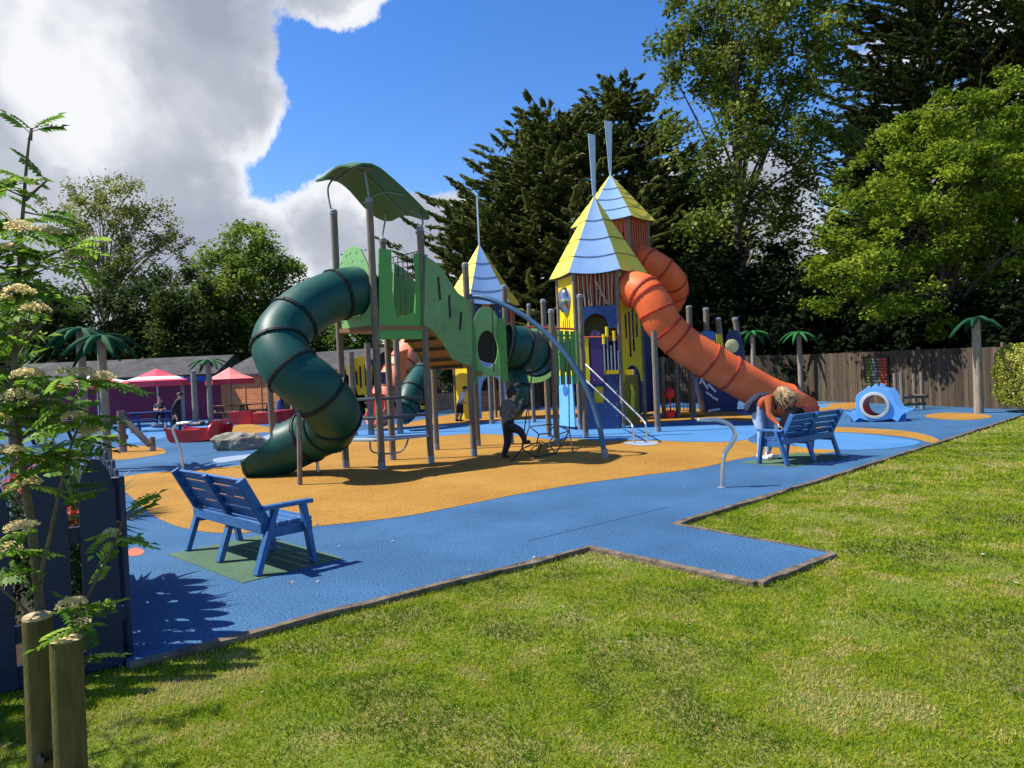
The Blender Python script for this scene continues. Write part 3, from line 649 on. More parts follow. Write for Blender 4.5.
# --- hexagonal castle towers
def hexpt(c, r, i, rot): a = R(-90 - 30 + 60 * i + rot); return V(c[0] + r * math.cos(a), c[1] + r * math.sin(a), 0)
def hex_tower(label, c, rot, rr, ze, za, wr, first_blue=True, dip=.075, fin=None):
    T = thing('castle_tower', label, 'play tower', (c[0], c[1], 0), 'castle play towers')
    roof = None; apex = V(c[0], c[1], za)
    bl = MB(); ye = MB(); rb = MB()
    for i in range(6):
        a, b = hexpt(c, rr, i, rot), hexpt(c, rr, i + 1, rot); N = 8; M = 6; vs = []; fs = []
        for k in range(M + 1):
            f = k / M
            for j in range(N + 1):
                t = j / N; e = a.lerp(b, t); sag = dip * math.sin(math.pi * t) * (1 if i % 2 == 0 else .45)
                e = V(e.x, e.y, ze - sag); out = (e - V(c[0], c[1], e.z)); flare = .0 * math.sin(math.pi * f)
                p = e.lerp(apex, f); p -= V(0, 0, flare); vs.append(p)
        fs = [(k * (N + 1) + j, k * (N + 1) + j + 1, (k + 1) * (N + 1) + j + 1, (k + 1) * (N + 1) + j) for k in range(M) for j in range(N)]
        (bl if i % 2 == 0 else ye).add(vs, fs)
        for f in (.2, .42, .66):
            line = []
            for j in range(N + 1):
                t = j / N; e = a.lerp(b, t); sag = dip * math.sin(math.pi * t) * (1 if i % 2 == 0 else -.45); e = V(e.x, e.y, ze - sag); p = e.lerp(apex, f); nrm = (p - V(c[0], c[1], p.z)).normalized() * .012; line.append(p + nrm + V(0, 0, .008))
            rb.tube(line, .009, 5)
    rblue = bl.build('roof', RBLU, T, smooth=False); s1 = rblue.modifiers.new('Solid', 'SOLIDIFY'); s1.thickness = .025
    ry = ye.build('roof_side', RYEL, rblue, smooth=False); s1 = ry.modifiers.new('Solid', 'SOLIDIFY'); s1.thickness = .025
    rb.build('roof_batten', BLK, rblue)
    if fin:
        z0, z1, w0, w1, ang = fin; u = V(math.cos(ang), math.sin(ang), 0); fo = V(c[0], c[1], 0)
        MB().tube([(c[0], c[1], za - .05), (c[0], c[1], za + .12)], .03, 8).prism([(-w0 / 2, z0), (w0 / 2, z0), (w1 / 2, z1), (-w1 / 2, z1 + .03)], fo, u, V(0, 0, 1), .02).build('finial', mat('finial_blue', (.45, .55, .68), .4), rblue, smooth=False)
    for i in range(6):
        p = hexpt(c, wr, i, rot); vpost('post', p, ze + .1, T, .06, cap=False)
    return T, [hexpt(c, wr, i, rot) for i in range(7)]
# main tower
cM = (2.58, 20.7)
TM, hx = hex_tower('yellow and navy castle tower with straight orange tube slide and bubble window', cM, -11, 1.40, 4.32, 6.62, 1.17, fin=(6.62, 8.35, .10, .22, R(20)))
# hex faces: 0 is the camera face (hx0-hx1), 1 the right face (hx1-hx2), 5 the left face (hx5-hx0)
def face(i): return hx[i % 6], hx[(i + 1) % 6]
fl_ = MB(); fl_.add([(p.x, p.y, 2.55) for p in hx[:6]] + [(p.x, p.y, 2.45) for p in hx[:6]], [tuple(range(6)), tuple(range(11, 5, -1))] + [(i, i + 6, (i + 1) % 6 + 6, (i + 1) % 6) for i in range(6)])
fl_.build('platform', BROWNP, TM, smooth=False)
a, b = face(5)
yp = wall('left_panel', a, b, 2.55, [(.12, 0), (.88, 0), (.94, .25), (.90, .8), (.96, 1.72), (.04, 1.72), (.10, .8), (.06, .25)], YEL, TM, .03,
     holes=[circ(.5, 1.08, .22, .36, 16)] + [[(x - .022, y0), (x + .022, y0), (x + .022, y1), (x - .022, y1)] for x, y0, y1 in ((.3, .28, .5), (.42, .2, .58), (.54, .22, .6), (.66, .26, .52))])
nrm = ((a + b) / 2 - V(cM[0], cM[1], 0)).normalized(); m_ = (a + b) / 2
u_ = (b - a).normalized(); bd_ = MB(); vs = []; fs = []
for i in range(7):
    for j in range(16):
        th = math.pi / 2 * i / 6; aa = 2 * math.pi * j / 16; vs.append(m_ + nrm * (.02 + .22 * math.cos(th)) + u_ * (.29 * math.sin(th) * math.cos(aa)) + V(0, 0, 3.63 + .38 * math.sin(th) * math.sin(aa)))
for i in range(6):
    for j in range(16): fs.append((i * 16 + j, (i + 1) * 16 + j, (i + 1) * 16 + (j + 1) % 16, i * 16 + (j + 1) % 16))
bd_.add(vs, fs).build('bubble_window', mat('smoked_dome', (.42, .43, .45), .12, .05, 3, metal=.95), yp)
MB().lathe([(.33, -.02), (.36, .0), (.34, .03), (.30, .02)], m_ + nrm * .02 + V(0, 0, 3.63), 24, nrm).build('window_ring', DSTEEL, yp)
MB().beam((m_ - u_ * .15) + V(0, 0, 1.65), (m_ - u_ * .15) + V(0, 0, 2.55), .05, .05).beam((m_ + u_ * .15) + V(0, 0, 1.65), (m_ + u_ * .15) + V(0, 0, 2.55), .05, .05).box(m_ + V(0, 0, 2.1), (.22, .06, .8)).build('panel_strut', NAVY, TM, smooth=False)
lp = wall('talk_panel', a - nrm * -.12, b - nrm * -.12, .08, [(.05, 0), (.95, 0), (.90, 1.42), (.10, 1.42)], LBLU, TM, .04)
MB().lathe([(.001, .01), (.16, .01), (.17, 0)], m_ + nrm * .15 + V(0, 0, 1.1), 18, nrm).build('talk_grille', MBLU, lp)
wall('talk_cap', a - nrm * -.12, b - nrm * -.12, 1.505, [(.08, 0), (.92, 0), (.85, .1), (.75, .2), (.65, .1), (.35, .1), (.25, .2), (.15, .1)], YEL, lp, .05)
# camera face: upper bars with hanging ropes, navy arch, rail, lower panels
a, b = face(0); n0 = ((a + b) / 2 - V(cM[0], cM[1], 0)).normalized(); L0 = (b - a).length; u0 = (b - a).normalized()
mb = MB()
for i in range(11):
    p = a.lerp(b, .06 + i * .088); mb.box(p + V(0, 0, 3.82) - n0 * .05, (.06, .03, .98))
mb.build('bar_screen', REDB, TM, smooth=False)
MB().prism([(.05, 0), (L0 - .05, 0), (L0 - .05, .95), (.05, .95)], a - n0 * .12 + V(0, 0, 3.35), u0, V(0, 0, 1), .02).build('rear_board', NAVY, TM, smooth=False)
rp = MB(); rr_ = random.Random(5)
for i in range(9):
    p = a.lerp(b, .10 + i * .1) + n0 * .03; rp.tube([p + V(0, 0, 4.25), p + V(rr_.uniform(-.03, .03), 0, 3.8), p + V(rr_.uniform(-.06, .06), 0, 3.38)], .014, 6)
z = 4.05; x = .5
for i in range(16):
    p = a.lerp(b, min(.9, .48 + .02 * i + .05 * (i % 2))) + n0 * .05; q = a.lerp(b, min(.92, .48 + .02 * (i + 1) + .05 * ((i + 1) % 2))) + n0 * .05
    rp.tube([p + V(0, 0, max(3.4, z)), q + V(0, 0, max(3.4, z - .05))], .018, 6); z -= .05
rp.build('knotted_rope', ROPEL, TM)
wall('arch_panel', a + n0 * .02, b + n0 * .02, 2.75, [(.02, 0), (.14, 0)] + [(.47 + .30 * math.cos(R(t)), .0 + .42 * math.sin(R(t))) for t in range(180, -1, -15)] + [(.84, 0), (.98, 0), (.98, .62), (.02, .62)], mat('deep_blue_panel', (.02, .06, .2), .45), TM, .03)
MB().prism([(.1, 0), (L0 - .1, 0), (L0 - .1, .7), (.1, .7)], a - n0 * .5 + V(0, 0, 2.6), u0, V(0, 0, 1), .02).build('rear_board', mat('dark_olive_board', (.10, .08, .015), .5), TM, smooth=False)
MB().tube([a + V(0, 0, 2.55) + n0 * .05, b + V(0, 0, 2.5) + n0 * .05], .022, 8).build('red_rail', REDB, TM)
wall('yellow_post_panel', a + n0 * .03, b + n0 * .03, 1.25, [(.08, 0), (.28, 0), (.28, 1.3), (.08, 1.3)], YEL, TM, .03, holes=[[(.17, .5), (.20, .5), (.20, .9), (.17, .9)]])
wall('purple_panel', a + n0 * .02, b + n0 * .02, 1.25, [(.31, 0), (.60, 0), (.60, 1.3), (.55, 1.42), (.45, 1.48), (.36, 1.42), (.31, 1.3)], PURP, TM, .03)
for i, h in enumerate((1.62, 1.95, 1.55, 1.75, 1.3)):
    p = a.lerp(b, .64 + i * .08) + n0 * .05
    o = MB().tube([p + V(0, 0, 1.6), p + V(0, 0, 1.35 + h * .6)], .024, 8).build('vertical_bar', DSTEEL, TM)
    if i in (0, 1, 3): MB().tube([p + V(0, 0, 1.35 + h * .6), p + V(0, 0, 1.62 + h * .6)], .045, 8).build('bar_tip', YEL, o)
wall('lower_navy_panel', a + n0 * .01, b + n0 * .01, .55, [(.03, 0), (.97, 0), (.97, .95), (.03, .95)], NAVY, TM, .03, holes=[[(.36, .15), (.58, .15), (.58, .62), (.36, .62)]])
wall('window_board', a - n0 * .06, b - n0 * .06, .6, [(.28, 0), (.68, 0), (.68, .7), (.28, .7)], YEL, TM, .02)
wall('lower_blue_panel', a + n0 * .05, b + n0 * .05, .0, [(.05, 0), (.95, 0), (.95, .72), (.05, .72)], mat('deep_navy_sheet', (.014, .045, .16), .35, .2, 3), TM, .03)
# right face with slide mouth
a, b = face(1); n1_ = ((a + b) / 2 - V(cM[0], cM[1], 0)).normalized()
sl_holes = [[(x, y0), (x + .11, y0), (x + .11, y1), (x, y1)] for x, y0, y1 in ((.24, 1.2, 1.9), (.40, .70, 1.95), (.56, .85, 2.1), (.72, 1.25, 2.3))]
wall('slot_backing', a - n1_ * .1, b - n1_ * .1, 1.85, [(.2, 0), (.86, 0), (.86, 1.8), (.2, 1.8)], NAVY, TM, .02)
yp2 = wall('right_panel', a, b, 1.25, [(.02, 0), (.12, 0)] + [(.5 + .38 * math.cos(R(t)), .05 + .42 * math.sin(R(t))) for t in range(180, -1, -20)] + [(.90, 0), (.98, 0), (.98, 3.0), (.02, 3.0)], YEL, TM, .03, holes=sl_holes + [[(x, 2.75), (x + .05, 2.75), (x + .05, 2.92), (x, 2.92)] for x in (.3, .42, .56)])
wall('animal_board', a - n1_ * .1, b - n1_ * .1, .05, [(.12, 0), (.88, 0), (.88, 1.4), (.12, 1.4)], mat('olive_board', (.22, .17, .015), .5), TM, .03)
wall('animal_cutout', a - n1_ * .06, b - n1_ * .06, .5, [(.45, 0), (.62, .02), (.60, .25), (.66, .4), (.58, .62), (.52, .7), (.44, .66), (.50, .45), (.46, .25)], YEL, TM, .02)
for i in (2, 3, 4):
    a, b = face(i); wall('rear_panel', a, b, 1.6, [(.05, 0), (.95, 0), (.95, 1.3), (.05, 1.3)], NAVY, TM, .03)
SM = [W(629, 289, 19.95), W(643, 292, 19.55), W(654, 306, 19.35), W(664, 325, 19.3), W(682, 343, 19.3), W(706, 359, 19.3), W(736, 377, 19.35), W(764, 393, 19.45), W(786, 401, 19.55), W(810, 402, 19.7)]
slide('tube_slide', SM, .49, ORNG, ORNGR, TM, [.02, .13, .17, .26, .36, .43, .57, .645], 1)
for foot, zt, lean in (((658, 432), 2.55, (-.05, 0)), ((693, 420), 1.7, (0, 0)), ((780, 416), .35, (0, 0))): vpost('slide_support', G(*foot), zt, TM, .075 if zt > 2 else .05, cap=False)
# handrails to the ground in front
for pix in ([(582, 361), (596, 374), (628, 405), (643, 420), (646, 427), (647, 443)], [(578, 373), (592, 386), (620, 412), (631, 423), (633, 430), (634, 443)]):
    end = G(*pix[-1]); Ys = [19.3, 18.6, 16.6, 15.75, 15.6, end.y]
    MB().tube(spline([W(x, y, Y) for (x, y), Y in zip(pix, Ys)], 5), .022, 10).build('handrail', STEEL, TM)
# back tower
cB = (3.50, 23.6)
TB, hx = hex_tower('tallest castle tower at the rear with red slatted walls and twisting orange slide', cB, -13, 1.38, 6.35, 7.98, 1.12, fin=(8.0, 9.7, .08, .26, R(12)))
for i in range(6):
    a, b = face(i); mb = MB(); nf = ((a + b) / 2 - V(cB[0], cB[1], 0)).normalized()
    for j in range(8): mb.box(a.lerp(b, .08 + j * .12) + V(0, 0, 5.6), (.085, .03, 1.5), Matrix.Rotation(math.atan2(nf.y, nf.x) + math.pi / 2, 3, 'Z'))
    mb.build('slat_screen', REDB, TB, smooth=False)
    if i != 3: wall('lower_panel', a, b, .2, [(.05, 0), (.95, 0), (.95, 2.6), (.05, 2.6)], NAVY if i % 2 else YEL, TB, .03)
slab([V(p.x, p.y, 4.75) for p in hx[:6]], (0, 0, -1), .1).build('platform', BROWNP, TB, smooth=False)
slide('tube_slide', [W(636, 256, 23.4), W(650, 262, 23.0), W(664, 271, 22.9), W(675, 285, 23.3), W(671, 301, 24.1), W(657, 315, 24.7), W(642, 332, 25.0), W(628, 354, 25.0), W(616, 380, 25.0), W(604, 404, 25.0)], .42, ORNG, ORNGR, TB, [.12, .22, .31, .38, .46, .55], 1)
# small tower at the rear left
cS = (-.98, 26.2)
TS, hx = hex_tower('small castle tower at the rear left with thin mast and pale coral slide', cS, 14, 1.42, 4.15, 6.38, 1.12)
MB().tube([(cS[0], cS[1], 6.3), (cS[0], cS[1], 8.05)], .035, 8).build('mast', STEEL, TS)
for i in range(6):
    a, b = face(i)
    wall('upper_panel', a, b, 2.6, [(.04, 0), (.96, 0), (.96, 1.55), (.70, 1.55), (.70, .8), (.3, .8), (.3, 1.55), (.04, 1.55)], [NAVY, ORB, NAVY, NAVY, ORB, ORB][i], TS, .03)
a, b = face(5); wall('lower_panel', a, b, .1, [(.05, 0), (.95, 0), (.8, 1.0), (.95, 2.2), (.05, 2.2)], YEL, TS, .04)
a, b = face(0); wall('lower_panel', a, b, .1, [(.03, 0), (.15, 0)] + [(.5 + .34 * math.cos(R(t)), .9 + .6 * math.sin(R(t))) for t in range(180, -1, -20)] + [(.85, 0), (.97, 0), (.97, 2.3), (.03, 2.3)], mat('pale_blue_panel', (.35, .45, .62), .5), TS, .04)
slab([V(p.x, p.y, 2.55) for p in hx[:6]], (0, 0, -1), .1).build('platform', BROWNP, TS, smooth=False)
slide('tube_slide', [W(425, 333, 25.6), W(412, 350, 25.0), W(402, 366, 24.4), W(392, 385, 23.9), W(385, 401, 23.5), W(379, 411, 23.3), W(371, 413, 23.1)], .52, CORAL, ORNGR, TS, [.12, .34, .42, .6], 2)
slide('tube_slide', [W(440, 358, 24.6), W(424, 374, 23.6), W(412, 392, 22.8), W(406, 408, 22.4), W(399, 415, 22.3)], .40, TEAL, TEALR, TS, [.1, .3, .5, .7], 1)
lfp = slab([W(x, y, 21.5) for x, y in ((346, 366), (352, 360), (360, 356), (368, 356), (372, 366), (372, 394), (358, 395), (354, 380), (346, 374))], (0, 1, 0), .04).build('leaf_panel', YEL, TS, smooth=False)
mb = MB()
for x, y0, y1 in ((356, 371, 385), (360, 366, 388), (365, 364, 386)): mb.beam(W(x, y0, 21.48), W(x + 1, y1, 21.48), .05, .02, (0, 1, 0))
mb.build('slot', BLK, lfp)
for px, y0, y1 in ((351, 352, 412), (368, 343, 422), (397, 340, 425)):
    p = W(px + 3, 423, 21.3); vpost('post', (p.x, p.y), W(px, y0, 21.3).z, TS, .09, cap=False)
slab([W(x, y, 21.6) for x, y in ((376, 372), (386, 372), (386, 384), (376, 384))], (0, 1, 0), .04).build('navy_board', NAVY, TS, smooth=False)
slab([W(x, y, 22) for x, y in ((398, 352), (408, 349), (405, 380), (399, 382))], (0, 1, 0), .04).build('orange_board', ORB, TS, smooth=False)
# navy ship behind the slide
PSx = thing('play_ship', 'navy play ship with leaning posts and yellow portholes behind the orange slide', 'play structure', W(718, 412, 25).to_tuple())
for (f, t) in (((692, 416), (689, 307)), ((709, 416), (706, 309)), ((729, 414), (718, 319)), ((752, 412), (735, 319))):
    a = W(f[0], f[1], 25.0); a.z = 0; b = W(t[0], t[1], 25.0); vpost('post', a, b.z, PSx, .10, lean=(b.x - a.x, 0), cap=True)
def pxslab(pix, Y, m, name, parent, th=.05): return slab([W(x, y, Y) for x, y in pix], (0, 1, 0), th).build(name, m, parent, smooth=False)
h1 = pxslab([(697, 335), (704, 331), (712, 331), (720, 335), (724, 345), (722, 372), (698, 372)], 24.9, MBLU, 'rounded_panel', PSx)
pxslab([(716, 334), (722, 334), (724, 352), (718, 352)], 24.8, YEL, 'emblem', h1, .03); pxslab([(711, 341), (715, 340), (716, 346), (712, 348)], 24.8, YEL, 'emblem', h1, .03)
h2 = pxslab([(726, 336), (731, 330), (737, 330), (742, 340), (746, 372), (726, 372)], 24.9, NAVY, 'porthole_panel', PSx)
pt = MB(); c_ = W(732, 346, 24.86); pt.lathe([(.001, .02), (.19, .02), (.24, 0)], c_, 20, (0, -1, 0)); po = pt.build('porthole', mat('porthole_yellow', (.85, .72, .3), .5), h2); po.scale = (1, 1, 1)
hl = pxslab([(700, 378), (742, 376), (736, 416), (706, 417)], 24.85, NAVY, 'hull', PSx, .8)
mb = MB()
for x0, y0, x1, y1 in ((702, 380, 708, 389), (708, 384, 716, 392), (706, 392, 712, 396), (712, 397, 718, 400), (708, 411, 720, 409), (703, 374, 700, 384), (711, 376, 716, 384)): mb.beam(W(x0, y0, 24.82), W(x1, y1, 24.82), .07, .02, (0, 1, 0))
mb.build('hull_marking', WHITE, hl, smooth=False)
# net wall and posts behind the slide
NW = thing('net_wall', 'rope net between weathered posts in the shade under the orange slide', 'climbing net', W(676, 414, 23).to_tuple())
for px in (664, 678, 694): p = W(px, 414, 23); vpost('post', p, 1.95, NW, .07, cap=False)
mb = MB(); a, b = W(664, 414, 23), W(694, 414, 23)
for i in range(10): p = a.lerp(b, i / 9); mb.tube([(p.x, p.y, .2), (p.x, p.y, 1.9)], .012, 5)
for i in range(12): mb.tube([(a.x, a.y, .2 + i * .15), (b.x, b.y, .2 + i * .15)], .012, 5)
mb.build('rope_net', ROPE, NW)
tag(MB().sphere(W(670, 393, 22.7), (.16, .16, .19), 14, 10).tube([W(670, 398, 22.7), V(W(670, 398, 22.7).x, 22.7, .25)], .03, 8).lathe([(.16, 0), (.16, .22), (.1, .25)], V(W(670, 398, 22.7).x, 22.7, 0), 14).build('spring_rider', REDP), 'small red spring toy in the shade by the net wall', 'spring rider')

# --- S-shaped steel rails
def srail(label, pix, foot, flat, m=STEEL):
    f = G(*foot); Y = f.y
    t = thing('steel_rail', label, 'rail', f.to_tuple(), 'curved steel rails')
    MB().tube(spline([f] + [W(x, y, Y) for x, y in pix], 6), .03, 12).build('bent_tube', m, t)
    e = W(*pix[-1], Y); e0 = W(*pix[-2], Y); d = (e - e0).normalized()
    MB().beam(e0.lerp(e, .4), e + d * flat, .10, .045).build('grip_plate', m, t, bev=.015)
    MB().lathe([(.06, 0), (.06, .008), (.03, .012)], f, 16).build('base_flange', DSTEEL, t)
    return t
srail('bent steel rail standing before the bench with the bending woman', [(723, 464), (725, 453), (732, 443), (735, 434), (730, 425), (718, 420), (706, 420)], (722, 487.5), .12)
r2 = srail('bent steel rail by the red play boat, beside the leafy sapling', [(180, 450), (175, 436), (173, 429), (178, 424), (186, 423)], (183, 470), .12)
e = W(200, 423, G(183, 470).y); MB().tube([e - V(.2, 0, 0), e + V(.05, 0, 0)], .022, 8).build('cross_tube', STEEL, r2); MB().lathe([(.001, -.03), (.05, -.03), (.05, .03), (.001, .03)], e + V(.05, 0, 0), 14, (1, 0, 0)).build('end_cap', BLK, r2)
# ------------------------------------------------------------------ back fence
def board_fence(name, label, pts, hts, m, spacing=.125, postm=WOODD):
    T = thing(name, label, 'fence', (pts[0][0], pts[0][1], 0)); rf = random.Random(9)
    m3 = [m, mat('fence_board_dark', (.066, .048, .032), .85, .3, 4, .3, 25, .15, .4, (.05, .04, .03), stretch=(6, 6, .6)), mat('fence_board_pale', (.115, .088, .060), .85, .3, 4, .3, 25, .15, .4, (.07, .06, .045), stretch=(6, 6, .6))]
    for k in range(len(pts) - 1):
        a, b = V(pts[k][0], pts[k][1], 0), V(pts[k + 1][0], pts[k + 1][1], 0); d = b - a; Lf = d.length; d.normalize(); ang = math.atan2(d.y, d.x); nb = int(Lf / spacing)
        mb = MB()
        for i in range(nb):
            f = (i + .5) / nb; h = hts[k] + (hts[k + 1] - hts[k]) * f + rf.uniform(-.012, .012); p = a.lerp(b, f); off = V(-d.y, d.x, 0) * (.005 if i % 2 else -.005)
            mb.cur = rf.choice((0, 0, 1, 2)); mb.box(p + off + V(0, 0, h / 2), (spacing * 1.08 if i % 2 else spacing * .96, .02, h), Matrix.Rotation(ang, 3, 'Z'))
        mb.build('board_panel', m3, T, smooth=False)
        npst = max(1, int(Lf / 2.4)); 
        for i in range(npst):
            p = a.lerp(b, i / npst) - V(-d.y, d.x, 0) * .08; MB().box(p + V(0, 0, .95), (.09, .09, 1.9)).build('post', postm, T, smooth=False)
        for z in (.35, 1.45): MB().beam(a - V(-d.y, d.x, 0) * .05 + V(0, 0, z), b - V(-d.y, d.x, 0) * .05 + V(0, 0, z), .05, .08).build('rail', postm, T)
    return T
FENCEM = mat('tree_shaded_fence_board', (.088, .064, .042), .85, .3, 4, .3, 25, .15, .55, (.06, .05, .04), stretch=(6, 6, .6))  # boards darker than sunlit timber; tree shade is put into their base colour
f1, f2, f3, f4 = W(1003, 408, 20.5), W(800, 400, 29.5), W(660, 400, 33), W(425, 410, 36)
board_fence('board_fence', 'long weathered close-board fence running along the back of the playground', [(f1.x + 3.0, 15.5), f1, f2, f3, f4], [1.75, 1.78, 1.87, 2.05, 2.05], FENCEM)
# low picket by the fence, behind the small tower
LPK = thing('picket_fence', 'low grey picket fence far behind the green deck', 'fence', W(470, 411, 32).to_tuple()); mb = MB()
a, b = W(432, 412, 31.5), W(520, 410, 32.5)
for i in range(46):
    p = a.lerp(b, i / 45); mb.box((p.x, p.y, .45), (.065, .02, .9))
mb.build('picket_panel', mat('grey_picket', (.2, .17, .13), .8, .3), LPK, smooth=False); MB().beam((a.x, a.y + .03, .25), (b.x, b.y + .03, .25), .04, .07).beam((a.x, a.y + .03, .7), (b.x, b.y + .03, .7), .04, .07).build('rail', WOODD, LPK)
# coloured slat board on the fence
CB = thing('activity_board', 'framed slatted board in green, grey and red hanging on the fence', 'board', W(877, 385, 24.9).to_tuple())
def rectb(x0, y0, x1, y1, Y, m, name, parent, d=.05):
    a, b = W(x0, y1, Y), W(x1, y0, Y); return MB().box(((a.x + b.x) / 2, Y, (a.z + b.z) / 2), (abs(b.x - a.x), d, abs(b.z - a.z))).build(name, m, parent, smooth=False)
fu = (V(f2.x, f2.y, 0) - V(f1.x, f1.y, 0)).normalized(); fn = V(-fu.y, fu.x, 0); fo_ = V(f1.x, f1.y, 0) + fn * .07
def on_fence(px, py=380):
    d = ray(px, py); A = Matrix(((d.x, -fu.x), (d.y, -fu.y))); A.invert(); t_ = A @ Vector((fo_.x, fo_.y)); p = CAMLOC + d * t_[0]; return t_[1], p.z
def fslab(x0, y0, x1, y1, m, name, off=0, th=.03):
    sa, za = on_fence((x0 + x1) / 2, y1); _, zb = on_fence((x0 + x1) / 2, y0); s0, _ = on_fence(x0); s1, _ = on_fence(x1)
    return MB().box(fo_ + fu * ((s0 + s1) / 2) + fn * off + V(0, 0, (za + zb) / 2), (abs(s1 - s0), th, abs(zb - za)), Matrix.Rotation(math.atan2(fu.y, fu.x), 3, 'Z')).build(name, m, CB, smooth=False)
CB.location = fo_ + fu * on_fence(877)[0] + V(0, 0, 1.0)
fslab(866, 356, 889, 387, mat('dark_frame', (.03, .02, .018), .6), 'frame')
for i in range(9):
    y = 358.2 + i * 3.05
    fslab(867, y, 873, y + 2.2, mat('slat_green', (.10, .13, .02), .6), 'slat', .03); fslab(873.3, y, 880, y + 2.2, mat('slat_grey', (.09, .12, .11), .6), 'slat', .03); fslab(880.3, y, 888, y + 2.2, mat('slat_red', (.38, .07, .035), .6), 'slat', .03)
# log seat frame
LS = thing('log_frame', 'low log bench hung between upright round posts before the fence', 'log frame', W(910, 407, 23.5).to_tuple())
for px, t, f, Y in ((896, 373, 409, 21.6), (902.5, 372, 409, 21.4), (922.5, 372, 407, 21.8), (915, 374, 405, 22.4)): a = W(px, f, Y); vpost('post', a, W(px, t, Y).z, LS, .055, cap=False)
a, b = W(901, 397, 21.5), W(927, 396, 21.8); MB().tube([a, b], .06, 10).build('log_seat', WOOD, LS); a, b = W(902, 404.5, 21.3), W(925, 403.5, 21.7); MB().tube([a, b], .05, 10).build('log_rail', WOODD, LS)
# ------------------------------------------------------------------ blue wave crawl tunnel
CT = thing('crawl_tunnel', 'light blue wave-shaped crawl tunnel with round red-lined hole', 'play tunnel', W(875, 421, 18.4).to_tuple())
CT.location = (9.12, 18.2, 0); cO = V(9.12, 18.2, 0); cu_ = V(.91, -.42, 0).normalized(); cn_ = V(.42, .91, 0).normalized(); kx = 1 / 39.5; HZ = .42
pix = [(845, 411), (851, 413), (857, 411), (857, 402), (859, 395), (865, 391), (870, 386.5), (873, 389.5), (876, 385), (881, 389.5), (887, 391), (891, 396), (893, 404), (897, 410), (904, 412), (898, 416), (894, 422), (889, 419.5), (882, 420.5), (874, 421), (866, 420.5), (860, 418.5), (855, 422), (852, 417)]
wout = [(p.x, p.y) for p in spline([V((x - 874) * kx, (422.3 - y) * kx * 1.02, 0) for x, y in pix], 4, True)]
th = .27
def wave(o, nm): return MB().prism(wout, o, cu_, V(0, 0, 1), .06, [[(th * math.cos(t * math.pi / 12), HZ + th * math.sin(t * math.pi / 12)) for t in range(24)]]).build(nm, LBLU, CT, smooth=False, bev=.01)
fr = wave(cO, 'wave_panel'); wave(cO + cn_ * .62 + cu_ * .16, 'wave_panel'); hc = cO + V(0, 0, HZ)
MB().lathe([(th - .005, -.02), (th, -.06), (th + .06, -.055), (th + .065, -.02), (th + .06, .0)], hc - cn_ * .02, 30, cn_).build('hole_ring', mat('pale_ring', (.6, .58, .55), .5), fr)
tb_ = MB(); h0, h1 = hc, hc + cn_ * .62 + cu_ * .16
tb_.tube([h0, h1], th + .012, 26, False).tube([h0, h1], th - .006, 26, False).build('tube_lining', REDP, CT)
for k_ in (-.48, .48): MB().box(cO + cn_ * .36 + cu_ * (k_ + .08) + V(0, 0, .10), (.30, .62, .2), Matrix((cu_, cn_, V(0, 0, 1))).transposed()).build('base_block', MBLU, CT, bev=.02)
# ------------------------------------------------------------------ palms
PLEAF = leafmat('palm_plastic_green', [(0, (.015, .11, .03)), (1, (.035, .2, .055))], .2, .7, .15)
PLEAFD = leafmat('palm_plastic_dark', [(0, (.008, .055, .025)), (1, (.015, .10, .04))], .2, .7, .15)
def frond(L, w, droop, m, parent, loc, az, up):
    n = 9; vs, fs = [], []
    for i in range(n + 1):
        f = i / n; x = L * f; z = up * f * L - droop * L * f * f; ww = w * (math.sin(math.pi * min(1, f * .85 + .12)) ** .8) * (1 if i % 2 else .72)
        if i == n: ww = .01
        for s, dz in ((-1, -.25), (0, 0), (1, -.25)): vs.append((x - (.06 * L if s else 0), s * ww, z + dz * ww))
    for i in range(n):
        for j in (0, 1): fs.append((i * 3 + j, i * 3 + j + 1, (i + 1) * 3 + j + 1, (i + 1) * 3 + j))
    rot = Matrix.Rotation(az, 3, 'Z'); mb = MB(); mb.add([rot @ Vector(v) + Vector(loc) for v in vs], fs); o = mb.build('frond', m, parent, sharp=25)
    s = o.modifiers.new('Solid', 'SOLIDIFY'); s.thickness = .012
    at = o.data.attributes.new('tint', 'FLOAT', 'FACE'); at.data.foreach_set('value', [random.random()] * len(o.data.polygons)); return o
PALMW = mat('palm_post_wood', (.31, .255, .19), .8, .25, 8, .25, 40, .2, .35, (.16, .13, .10), stretch=(3, 3, .5))
def palm(label, foot, top, Y=None, r=.075, n=8, L=.62, m=None, leaves=True, seed=0):
    a = G(*foot) if Y is None else W(foot[0], foot[1], Y); a.z = 0; b = W(top[0], top[1], a.y); rd = random.Random(seed)
    t = thing('play_palm', label, 'play palm', a.to_tuple(), 'wooden post palms with green plastic fronds')
    MB().tube([a, a.lerp(b, .5), V(a.x, a.y, b.z)], [r * 1.08, r, r * .94], 14).build('trunk', PALMW, t)
    if leaves:
        for i in range(n): frond(L * rd.uniform(.85, 1.1), L * .135, rd.uniform(.6, 1.0), m or PLEAF, t, (a.x, a.y, b.z + .02), 2 * math.pi * (i + rd.uniform(-.2, .2)) / n, rd.uniform(.15, .5))
    else:
        MB().lathe([(r, -.04), (r + .01, 0), (r * .6, .03), (.001, .035)], (a.x, a.y, b.z), 12).build('post_cap', DSTEEL, t)
    return t
palm('nearest play palm behind the blue picket fence, its foot on the blue surface', (108, 472), (102, 337), None, .085, 9, .82, PLEAFD, seed=1)
palm('play palm half hidden by the sapling, close beside the nearest play palm', (88, 470), (78, 330), 15.2, .09, 9, .82, PLEAFD, seed=2)
